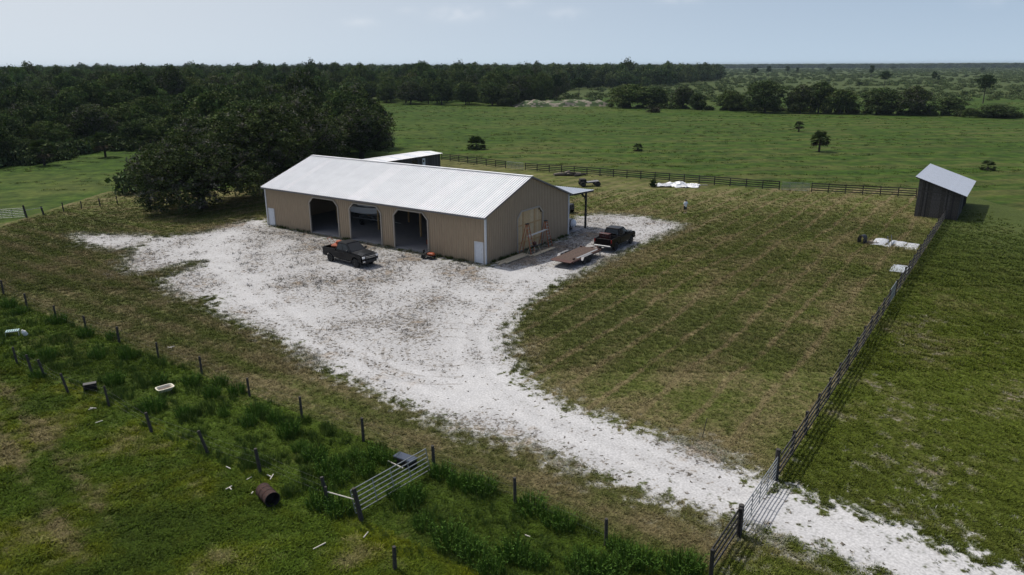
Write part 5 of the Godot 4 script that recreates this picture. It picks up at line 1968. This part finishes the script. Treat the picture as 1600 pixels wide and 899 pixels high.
func make_yard_things() -> void:
	var b := MB.new()
	# white tarpaulin near the back fence
	var tp := put("white_tarp", crumpled(7, 6.6, 4.2, 16, 0.65, 0.08), M.tarp)
	tp.position = Vector3(26.1, 0.0, -114.6)
	tp.rotation.y = -0.1
	tag(tp, "crumpled white tarpaulin lying in the grass before the back fence", "tarp")
	var bu := put("shrub", crown_mesh(801, 1.6, 1.1, 0.1, 4, 90, 8, 0.12, [Color(0.02, 0.034, 0.014), Color(0.028, 0.042, 0.016)]), M.leaf)
	bu.position = Vector3(22.1, 0, -113.9)
	tag(bu, "low dark shrub at the end of the white tarpaulin", "shrub")
	b.bar(Vector3(0, 0.08, 0), Vector3(1.9, 0.10, 0.2), 0.08, 0.12)
	lay("plank", b, M.bone, Vector3(29.0, 0, -115.2), Vector3.ZERO, "pale board poking out beyond the white tarpaulin's end", "board")
	# logs by the back fence
	var r := RandomNumberGenerator.new()
	r.seed = 91
	var logs := [[8.2, -126.9, 2.0, 0.24, 0.5], [9.2, -126.2, 3.4, 0.2, -0.1], [10.6, -126.6, 2.8, 0.25, 0.15], [11.8, -126.0, 2.4, 0.18, 0.5], [9.6, -127.0, 2.2, 0.18, 1.1], [10.2, -126.4, 1.8, 0.16, -0.5]]
	for k in logs.size():
		var q: Array = logs[k]
		b = MB.new()
		b.tube(Vector3(-q[2] * 0.5, q[3] * 0.9, 0), Vector3(0, q[3] * 1.15, 0.06), q[3] * 1.1, q[3], 9)
		b.tube(Vector3(0, q[3] * 1.15, 0.06), Vector3(q[2] * 0.5, q[3] * 0.9, -0.05), q[3], q[3] * 0.75, 9)
		lay("log", b, M.dead_wood if k % 2 == 0 else M.bark, Vector3(q[0], 0.0 if k < 4 else 0.36, q[1]), Vector3(0, q[4], 0.04), "weathered log in the heap of branches before the back fence", "log", "logs by the back fence")
	# old farm implement: rusty frame on two wheels
	var im := thing("harrow_trailer", "small dark trailer frame with a box in the grass by the logs", "trailer", Vector3(12.3, 0, -115.2), 0.12)
	im.scale = Vector3(1.25, 1.15, 1.2)
	b = MB.new()
	for z in [-0.6, 0.6]: b.bar(Vector3(-1.3, 0.5, z), Vector3(1.1, 0.58, z), 0.12, 0.06)
	for x in [-1.2, -0.4, 0.4, 1.0]: b.bar(Vector3(x, 0.52, -0.6), Vector3(x, 0.52, 0.6), 0.08, 0.06)
	part("frame", b, M.black_plastic, im)
	b = MB.new()
	b.soft(Vector3(-0.9, 0.78, 0), Vector3(0.8, 0.44, 1.0), 0.05)
	part("box", b, M.charred, im)
	b = MB.new()
	b.box(Vector3(0.35, 0.64, 0.1), Vector3(1.5, 0.04, 0.9), Basis(Vector3.BACK, 0.1))
	part("deck", b, M.fender_steel, im)
	for s in [-1.0, 1.0]:
		wheel(im, Vector3(0.9, 0.36, s * 0.74), s, 0.36, 0.2)
		wheel(im, Vector3(-0.95, 0.34, s * 0.74), s, 0.34, 0.2)
	# roofing scrap beside the right-hand fence
	lay("plastic_drum", barrel_half(), M.black_plastic, Vector3(37.3, 0.02, -75.9), Vector3(0, 2.2, 0), "black plastic half drum at the end of the scrap heap", "drum").scale = Vector3(0.75, 1.1, 0.7)
	lay("scrap_wood", crisscross(92), M.dead_wood, Vector3(38.4, 0.0, -75.7), Vector3(0, 0.4, 0), "tan heap of broken lath beside the black half drum", "wood scrap")
	var sh := [[39.2, -75.9, 1.35, 2.9, 0.12, -0.62, "arched white roofing sheet propped highest in the scrap heap"], [40.05, -75.2, 0.6, 2.9, 0.07, -0.72, "narrow bent white sheet in the middle of the scrap heap"], [40.75, -74.7, 1.0, 2.8, 0.05, -0.6, "white sheet with one edge lifted, second from the fence"], [41.55, -73.9, 1.15, 2.8, 0.03, -0.6, "flat white sheet at the fence end of the scrap heap"]]
	for q in sh:
		lay("metal_sheet", bent_sheet(q[2], q[3], q[4], 0.012), M.sheet_paint, Vector3(q[0], 0.02, q[1]), Vector3(0.05, q[5], 0), q[6], "metal sheet", "scrap roofing sheets by the fence")
	b = MB.new()
	b.bar(Vector3(-0.9, 0.15, 0.2), Vector3(0.9, 0.75, -0.3), 0.16, 0.03)
	b.bar(Vector3(-0.9, 0.10, -0.1), Vector3(0.7, 0.62, -0.6), 0.12, 0.03)
	lay("steel_angle", b, M.blue_metal, Vector3(40.2, 0, -75.4), Vector3(0, 0.9, 0), "dark steel strip sticking up out of the scrap heap", "scrap")
	lay("metal_sheet", bent_sheet(1.5, 2.8, 0.03, 0.012), M.zinc, Vector3(36.0, 0.03, -65.4), Vector3(0, -0.6, 0), "flat ribbed metal sheet lying alone in the grass by the fence", "metal sheet", "scrap roofing sheets by the fence")
	# thin stake in the lawn
	b = MB.new()
	b.tube(Vector3(0, -0.1, 0), Vector3(0.16, 1.15, 0.05), 0.022, 0.018, 7)
	lay("stake", b, M.post_wood, Vector3(9.7, 0, -33.6), Vector3.ZERO, "thin dark stake leaning in the lawn above the driveway", "stake")
	# rusty oil drum on its side
	var dr := thing("rusty_drum", "rusty oil drum lying on its side, charred end towards the viewer", "drum", Vector3(-10.75, 0, -28.05), -0.86)
	dr.scale = Vector3.ONE * 1.15
	b = MB.new()
	b.lathe(Vector3(0, 0.29, 0), Vector3.RIGHT, [[-0.44, 0.0], [-0.43, 0.27], [-0.45, 0.29], [-0.42, 0.29], [-0.40, 0.283], [-0.16, 0.283], [-0.145, 0.297], [-0.13, 0.283], [0.13, 0.283], [0.145, 0.297], [0.16, 0.283], [0.42, 0.283]], 26)
	part("shell", b, M.rust, dr)
	b = MB.new()
	b.lathe(Vector3(0, 0.29, 0), Vector3.RIGHT, [[0.42, 0.2835], [0.44, 0.295], [0.45, 0.29], [0.44, 0.272], [0.1, 0.270], [0.1, 0.0]], 26)
	part("open_end", b, M.charred, dr)
	# cream basin
	var tb := thing("cream_basin", "cream rectangular basin on dark legs among the weeds", "basin", Vector3(-20.3, 0, -39.2), 0.75)
	tb.scale = Vector3.ONE * 0.74
	b = MB.new()
	var rim := [[0.62, 0.44, 0.50], [0.66, 0.48, 0.52], [0.66, 0.48, 0.55], [0.58, 0.40, 0.55], [0.46, 0.30, 0.34]]
	var ring := func(q: Array) -> Array:
		var out := []
		for k in 20:
			var a := TAU * k / 20.0
			var cx: float = signf(cos(a)) * pow(absf(cos(a)), 0.45) * q[0]
			var cz: float = signf(sin(a)) * pow(absf(sin(a)), 0.45) * q[1]
			out.append(Vector3(cx, q[2], cz))
		return out
	for k in rim.size() - 1:
		var a: Array = ring.call(rim[k])
		var c: Array = ring.call(rim[k + 1])
		for j in 20: b.quad(a[j], a[(j + 1) % 20], c[(j + 1) % 20], c[j])
	var o1: Array = ring.call([0.62, 0.44, 0.50])
	var o2: Array = ring.call([0.44, 0.28, 0.24])
	for j in 20: b.quad(o1[j], o1[(j + 1) % 20], o2[(j + 1) % 20], o2[j])
	for j in range(1, 19): b.tri(o2[0], o2[j], o2[j + 1])
	part("bowl", b, M.cream, tb)
	b = MB.new()
	var o3: Array = ring.call([0.49, 0.33, 0.40])
	for j in range(1, 19): b.tri(o3[0], o3[j], o3[j + 1])
	part("silt", b, M.basin_dirt, tb)
	for x in [-0.36, 0.36]:
		for z in [-0.2, 0.2]:
			b = MB.new()
			b.tube(Vector3(x, 0, z), Vector3(x * 0.9, 0.3, z * 0.9), 0.03, 0.03, 6)
			part("leg", b, M.black_plastic, tb)
	# black tub with an open side
	var bt := thing("black_tub", "black plastic tub tipped on its side by the leaning posts", "tub", Vector3(-24.9, 0, -39.6), 0.5)
	bt.scale = Vector3.ONE * 0.8
	b = MB.new()
	b.box(Vector3(0, 0.58, 0), Vector3(0.85, 0.04, 0.5))
	for x in [-0.41, 0.41]: b.box(Vector3(x, 0.30, 0), Vector3(0.04, 0.56, 0.5))
	b.box(Vector3(0, 0.30, -0.24), Vector3(0.80, 0.56, 0.03))
	part("shell", b, M.black_plastic, bt)
	b = MB.new()
	b.soft(Vector3(0, 0.60, 0.26), Vector3(0.90, 0.06, 0.05), 0.015)
	part("rim", b, M.black_plastic, bt)
	# pale junk at the far left
	var jk := thing("wire_crate", "pale teal slatted crate overturned in the weeds at the left edge", "crate", Vector3(-35.6, 0, -49.0), 0.4)
	jk.scale = Vector3.ONE * 0.7
	for k in 6:
		b = MB.new()
		b.box(Vector3(-0.5 + k * 0.2, 0.52, 0), Vector3(0.13, 0.03, 0.75))
		part("slat", b, M.teal, jk)
	b = MB.new()
	for z in [-0.36, 0.36]: b.box(Vector3(0, 0.49, z), Vector3(1.2, 0.05, 0.05))
	for x in [-0.57, 0.57]:
		for z in [-0.35, 0.35]: b.box(Vector3(x, 0.24, z), Vector3(0.05, 0.48, 0.05))
	part("frame", b, M.pvc, jk)
	b = MB.new()
	b.lathe(Vector3.ZERO, Vector3.UP, [[0.0, 0.0], [0.0, 0.15], [0.28, 0.15], [0.36, 0.09], [0.42, 0.05], [0.46, 0.05], [0.46, 0.0]], 14)
	lay("plastic_jug", b, M.white_paint, Vector3(-34.55, 0.12, -48.8), Vector3(0.4, 0, 0.2), "small white plastic jug beside the overturned teal crate", "jug")
	# metal box behind the hanging gate
	var mb2 := thing("metal_box", "dark blue-black metal box lying behind the hanging foreground gate", "box", Vector3(-5.15, 0, -31.1), -0.55)
	b = MB.new()
	b.soft(Vector3(0, 0.20, 0), Vector3(1.1, 0.36, 0.5), 0.05)
	part("body", b, M.black_plastic, mb2)
	b = MB.new()
	b.soft(Vector3(0, 0.41, 0), Vector3(1.12, 0.07, 0.52), 0.03)
	part("lid", b, M.blue_metal, mb2)
	b = MB.new()
	b.bar(Vector3(-0.7, 0.30, 0.36), Vector3(0.2, 0.18, 0.45), 0.04, 0.05)
	lay("stick", b, M.bone, Vector3(-5.15, 0, -30.95), Vector3(0, -0.45, 0), "pale stick leaning on the blue-black metal box", "stick")
	# bleached scraps in the grass
	var sc := [[-23.4, -37.1, 0.35], [-22.2, -35.5, 0.35], [-13.5, -30.7, 0.3], [-12.8, -29.0, 0.35], [-12.2, -29.8, 0.25], [-11.6, -28.6, 0.2], [-11.2, -29.9, 0.4], [-7.7, -24.8, 0.55], [-6.0, -25.5, 0.35], [-23.2, -46.3, 0.45], [2.0, -26.3, 0.4], [0.6, -25.4, 0.25]]
	for k in sc.size():
		b = MB.new()
		b.bar(Vector3(-sc[k][2] * 0.5, 0.08, 0), Vector3(sc[k][2] * 0.5, 0.11, 0.06), 0.035, 0.04)
		if k % 3 == 0: b.bar(Vector3(0, 0.1, 0), Vector3(sc[k][2] * 0.4, 0.12, -0.22), 0.04, 0.04)
		lay("wood_splinter", b, M.bone, Vector3(sc[k][0], 0.0, sc[k][1]), Vector3(0, r.randf() * TAU, 0), "bleached white splinter lying in the foreground grass", "splinter", "bleached splinters in the grass")
	# the earth bank beyond the hay field
	var md := MB.new()
	var ns := FastNoiseLite.new()
	ns.frequency = 0.09
	ns.fractal_octaves = 4
	var n := 46
	var pts := []
	for j in n + 1:
		for i in n + 1:
			var u := i / float(n) * 2.0 - 1.0
			var v := j / float(n) * 2.0 - 1.0
			var e := clampf(1.0 - maxf(pow(absf(u), 2.2), pow(absf(v), 2.0)), 0.0, 1.0)
			var y := 2.8 * smoothstep(0.0, 0.55, e) * (0.75 + 0.5 * ns.get_noise_2d(u * 24.0, v * 10.0)) + 0.5 * e * ns.get_noise_2d(u * 90.0, v * 50.0) - 0.1
			pts.append(Vector3(u * 24.0, y, v * 8.0))
	for j in n:
		for i in n:
			var a := j * (n + 1) + i
			md.quad(pts[a], pts[a + 1], pts[a + n + 2], pts[a + n + 1])
	md.tinted = true
	for k in md.v.size():
		var q: Vector3 = md.v[k - k % 3]
		var f := ns.get_noise_2d(q.x * 2.2, q.z * 4.0) + 0.25 * ns.get_noise_2d(q.x * 9.0, q.z * 9.0)
		md.c.push_back(Color(0.20, 0.175, 0.135) if f > 0.06 else Color(0.045, 0.075, 0.022))
	var mo := part("earth_mound", md, M.debris, self)
	mo.position = Vector3(24.0, 0, -352.0)
	mo.rotation.y = 0.1
	mo.set_meta("kind", "structure")
	var bh := put("brush_heap", crown_mesh(820, 7.0, 2.2, 0.1, 6, 120, 8, 0.3, [Color(0.05, 0.045, 0.035), Color(0.03, 0.035, 0.02)]), M.leaf)
	bh.position = Vector3(57.0, 0, -299.0)
	tag(bh, "dark heap of cut brush in the field before the oak row", "brush heap")

func barrel_half() -> MB:
	var b := MB.new()
	for k in 10:
		var a := PI * k / 10.0 * 0.9
		var c := PI * (k + 1) / 10.0 * 0.9
		var p := Vector3(cos(a) * 0.45, 0.42 + sin(a) * 0.4, 0)
		var q := Vector3(cos(c) * 0.45, 0.42 + sin(c) * 0.4, 0)
		var h := Vector3(0, 0, 0.55)
		b.quad(p - h, q - h, q + h, p + h)
		b.quad(p * Vector3(0.94, 0.97, 1) - h, q * Vector3(0.94, 0.97, 1) - h, q * Vector3(0.94, 0.97, 1) + h, p * Vector3(0.94, 0.97, 1) + h)
		b.quad(p - h, p * Vector3(0.94, 0.97, 1) - h, q * Vector3(0.94, 0.97, 1) - h, q - h)
		b.quad(p + h, p * Vector3(0.94, 0.97, 1) + h, q * Vector3(0.94, 0.97, 1) + h, q + h)
	b.box(Vector3(0.43, 0.22, 0), Vector3(0.05, 0.44, 1.1))
	b.box(Vector3(-0.42, 0.26, 0), Vector3(0.05, 0.52, 1.1))
	return b

func crisscross(seed_no: int) -> MB:
	var r := RandomNumberGenerator.new()
	r.seed = seed_no
	var b := MB.new()
	for k in 14:
		var a := r.randf() * TAU
		var l := r.randf_range(0.4, 0.95)
		var c := Vector3(r.randf_range(-0.45, 0.45), 0.05 + 0.02 * k, r.randf_range(-0.35, 0.35))
		b.bar(c - Vector3(cos(a), r.randf_range(-0.1, 0.1), sin(a)) * l * 0.5, c + Vector3(cos(a), r.randf_range(-0.1, 0.1), sin(a)) * l * 0.5, 0.04, 0.09)
	return b

func make_weeds() -> void:
	var spots := [-40.1,-55.4,-38.3,-53.8,-33.9,-51.6,-30.5,-44.7,-31.8,-44.7,-30.3,-48.8,-28.1,-48.2,-17.6,-40.5,-16.1,-39.2,-19.3,-40.5,-17.4,-38.7,-14.0,-36.3,-12.7,-35.5,-14.0,-35.2,-6.7,-31.5,-5.9,-31.2,-7.5,-31.5,-8.3,-30.9,-8.7,-30.3,-5.2,-28.4,-4.5,-27.7,-3.7,-26.1,-3.3,-30.0,-2.5,-29.2,-1.8,-28.9,-1.3,-28.7,0.8,-27.2,1.7,-26.3,2.1,-26.0,-1.4,-24.0,-0.8,-23.3,0.4,-23.8,0.9,-23.6,0.0,-24.2,2.7,-23.8,3.1,-23.2,4.1,-24.6,4.5,-23.8,5.0,-23.6,3.8,-23.2,-8.4,-27.7,-7.4,-27.2,-11.6,-34.1,-4.3,-28.2,-15.8,-36.3,-20.0,-37.1,-27.3,-44.7,-25.2,-44.6,-21.2,-40.6,-17.9,-36.3,-24.0,-40.6,-29.2,-41.6,6.7,-23.4,6.2,-23.2,-2.6,-25.0,-1.9,-24.6,2.3,-23.4,-9.6,-31.6,-10.6,-32.5,-6.9,-30.3,-7.9,-29.6]
	var r := RandomNumberGenerator.new()
	r.seed = 66
	var meshes := []
	for k in 4:
		var b := tuft_weed(900 + k)
		meshes.append(b)
	for k in range(0, spots.size(), 2):
		var o := put("weed_clump", meshes[r.randi() % 4], M.blade)
		o.position = Vector3(spots[k], -0.02, spots[k + 1])
		o.rotation.y = r.randf() * TAU
		var s := r.randf_range(0.65, 1.15)
		o.scale = Vector3(s * r.randf_range(0.9, 1.3), s, s * r.randf_range(0.9, 1.3))
		tag(o, "tall upright clump of green weeds along the foreground wire fences", "weeds", "tall weed clumps in the foreground")

func tuft_weed(seed_no: int) -> ArrayMesh:
	var r := RandomNumberGenerator.new()
	r.seed = seed_no
	var b := MB.new()
	b.tinted = true
	for k in 190:
		var a := r.randf() * TAU
		var d := 0.48 * sqrt(r.randf())
		var at := Vector3(cos(a) * d, 0, sin(a) * d)
		var hh := r.randf_range(0.45, 1.05) * (1.15 - d)
		var out := Vector3(cos(a) + r.randf_range(-0.5, 0.5), 0, sin(a) + r.randf_range(-0.5, 0.5)) * (0.10 + d * 0.5)
		var side := Vector3(-sin(a), 0, cos(a)).rotated(Vector3.UP, r.randf() * TAU) * r.randf_range(0.008, 0.018)
		var mid := at + Vector3.UP * hh * 0.55 + out * hh * 0.3
		var tip := at + Vector3.UP * hh + out * hh * r.randf_range(0.6, 1.2)
		var t := r.randf_range(0.7, 1.3)
		b.col = Color(0.056 * t, 0.108 * t, 0.020 * t)
		b.quad(at - side, at + side, mid + side, mid - side)
		b.tri(mid - side, mid + side, tip)
		if k % 3 == 0:
			for q in 4:
				var f := r.randf_range(0.35, 0.95)
				var p := at.lerp(tip, f)
				var lv := Vector3(r.randfn(), r.randf(), r.randfn()).normalized() * r.randf_range(0.06, 0.13)
				b.tri(p, p + lv + side * 1.5, p + lv * 1.2 - side)
	return b.mesh()

# ---------------------------------------------------------------- the person
func nets(b: MB, bones: Array, k: float, cell: float) -> void:
	var lo := Vector3(1e9, 1e9, 1e9)
	var hi := -lo
	for q in bones:
		var m: float = maxf(q[2], q[3]) + cell * 2.0 + k
		for e in 2:
			lo = lo.min(q[e] - Vector3.ONE * m)
			hi = hi.max(q[e] + Vector3.ONE * m)
	var n := Vector3i(((hi - lo) / cell).ceil()) + Vector3i.ONE
	var f := PackedFloat32Array()
	f.resize(n.x * n.y * n.z)
	for z in n.z:
		for y in n.y:
			for x in n.x:
				var p := lo + Vector3(x, y, z) * cell
				var s := 0.0
				for q in bones:
					var a: Vector3 = q[0]
					var d: Vector3 = q[1] - a
					var t := clampf((p - a).dot(d) / maxf(d.length_squared(), 1e-9), 0.0, 1.0)
					s += exp(-((p - a - d * t).length() - lerpf(q[2], q[3], t)) / k)
				f[(z * n.y + y) * n.x + x] = -k * log(maxf(s, 1e-30))
	var at := {}
	for z in n.z - 1:
		for y in n.y - 1:
			for x in n.x - 1:
				var sum := Vector3.ZERO
				var cnt := 0
				for e in [[0, 1], [0, 2], [0, 4], [1, 3], [1, 5], [2, 3], [2, 6], [4, 5], [4, 6], [3, 7], [5, 7], [6, 7]]:
					var i0 := Vector3i(x + (e[0] & 1), y + (e[0] >> 1 & 1), z + (e[0] >> 2))
					var i1 := Vector3i(x + (e[1] & 1), y + (e[1] >> 1 & 1), z + (e[1] >> 2))
					var v0 := f[(i0.z * n.y + i0.y) * n.x + i0.x]
					var v1 := f[(i1.z * n.y + i1.y) * n.x + i1.x]
					if (v0 < 0.0) != (v1 < 0.0):
						sum += Vector3(i0).lerp(Vector3(i1), v0 / (v0 - v1))
						cnt += 1
				if cnt: at[Vector3i(x, y, z)] = lo + sum / cnt * cell
	for c in at:
		for ax in 3:
			var step := Vector3i.ZERO
			step[ax] = 1
			var o1 := Vector3i.ZERO
			o1[(ax + 1) % 3] = 1
			var o2 := Vector3i.ZERO
			o2[(ax + 2) % 3] = 1
			var i0: Vector3i = c
			var i1: Vector3i = c + step
			var v0 := f[(i0.z * n.y + i0.y) * n.x + i0.x]
			var v1 := f[(i1.z * n.y + i1.y) * n.x + i1.x]
			if (v0 < 0.0) != (v1 < 0.0) and at.has(c - o1) and at.has(c - o2) and at.has(c - o1 - o2):
				b.quad(at[c], at[c - o1], at[c - o1 - o2], at[c - o2])

func make_person() -> void:
	# seen from behind, walking away to the left: one arm bent, the other at the side
	var o := thing("person", "person in a white shirt and dark shorts standing on the lawn", "person", Vector3(22.25, 0.01, -92.6), 0.35)
	var j := {"hip": Vector3(0, 0.95, 0), "chest": Vector3(0, 1.32, -0.02), "neck": Vector3(0, 1.50, -0.02), "head": Vector3(0.0, 1.66, -0.05)}
	var bones := []
	bones.append([j.hip, j.chest, 0.135, 0.15])
	bones.append([Vector3(-0.13, 1.42, -0.01), Vector3(0.13, 1.42, -0.01), 0.08, 0.08])
	bones.append([j.chest, j.neck, 0.11, 0.055])
	bones.append([j.neck, Vector3(0, 1.58, -0.03), 0.052, 0.055])
	bones.append([Vector3(0, 1.63, -0.05), Vector3(0, 1.70, -0.03), 0.078, 0.092])
	bones.append([Vector3(0, 1.62, -0.10), Vector3(0, 1.62, -0.125), 0.03, 0.014])
	for s in [-1.0, 1.0]: bones.append([Vector3(s * 0.085, 1.66, -0.03), Vector3(s * 0.095, 1.64, -0.03), 0.02, 0.016])
	var legs := [[Vector3(-0.09, 0.92, 0), Vector3(-0.10, 0.50, -0.07), Vector3(-0.10, 0.09, 0.02)], [Vector3(0.09, 0.92, 0), Vector3(0.11, 0.50, 0.0), Vector3(0.11, 0.09, 0.10)]]
	for l in legs:
		bones.append([l[0], l[1], 0.085, 0.058])
		bones.append([l[1], l[2], 0.056, 0.036])
		bones.append([l[2], l[2] + Vector3(0, -0.04, -0.14), 0.04, 0.032])
	var arms := [[Vector3(-0.19, 1.42, -0.01), Vector3(-0.25, 1.14, 0.03), Vector3(-0.24, 0.90, -0.06)], [Vector3(0.19, 1.42, -0.01), Vector3(0.30, 1.16, 0.05), Vector3(0.26, 1.03, -0.16)]]
	for a in arms:
		bones.append([a[0], a[1], 0.05, 0.040])
		bones.append([a[1], a[2], 0.040, 0.028])
	var b := MB.new()
	nets(b, bones, 0.016, 0.028)
	for a in arms:
		var dir: Vector3 = (a[2] - a[1]).normalized()
		var side: Vector3 = dir.cross(Vector3.RIGHT).normalized()
		var hand := [[a[2], a[2] + dir * 0.09, 0.026, 0.030]]
		for k in 4:
			var root: Vector3 = a[2] + dir * 0.09 + side * (k - 1.5) * 0.020
			var mid: Vector3 = root + dir * [0.036, 0.042, 0.040, 0.030][k] + Vector3(0.008, 0, 0)
			hand.append([root, mid, 0.0092, 0.0088])
			hand.append([mid, mid + dir * 0.03 + Vector3(0.016 * -signf(a[0].x), 0, 0), 0.0088, 0.0078])
		hand.append([a[2] + dir * 0.03 + side * 0.028, a[2] + dir * 0.075 + side * 0.055, 0.011, 0.009])
		nets(b, hand, 0.004, 0.007)
	part("body", b, M.skin, o)
	b = MB.new()
	var top := [[Vector3(0, 0.93, 0), j.chest, 0.160, 0.170], [Vector3(-0.13, 1.42, -0.01), Vector3(0.13, 1.42, -0.01), 0.095, 0.095]]
	for a in arms: top.append([a[0], a[0].lerp(a[1], 0.75), 0.066, 0.062])
	nets(b, top, 0.016, 0.028)
	part("shirt", b, M.shirt, o)
	b = MB.new()
	var sh := [[Vector3(0, 0.93, 0), Vector3(0, 0.86, 0), 0.145, 0.13]]
	for l in legs: sh.append([l[0], l[0].lerp(l[1], 0.92), 0.10, 0.088])
	nets(b, sh, 0.016, 0.028)
	part("shorts", b, M.shorts, o)
	b = MB.new()
	nets(b, [[Vector3(0, 1.70, -0.01), Vector3(0, 1.74, -0.03), 0.092, 0.088], [Vector3(0, 1.64, 0.03), Vector3(0, 1.70, 0.02), 0.07, 0.085]], 0.012, 0.022)
	part("hair", b, M.hair, o)
	for l in legs:
		b = MB.new()
		nets(b, [[l[2] + Vector3(0, -0.035, 0.02), l[2] + Vector3(0, -0.045, -0.17), 0.05, 0.042]], 0.01, 0.02)
		part("shoe", b, M.shoe, o)

# ---------------------------------------------------------------- everything
func _ready() -> void:
	var cam := Camera3D.new()
	cam.position = Vector3(0, 18.3, 0)
	cam.rotation = Vector3(-0.2951, 0, -0.0043)
	cam.fov = 42.91
	cam.near = 0.5
	cam.far = 20000.0
	add_child(cam)
	make_sky()
	make_materials()
	make_ground()
	make_barn()
	make_shed()
	make_cabin()
	make_fences()
	make_trees()
	make_vehicles()
	make_barn_things()
	make_yard_things()
	make_person()
	make_weeds()
	make_grass()
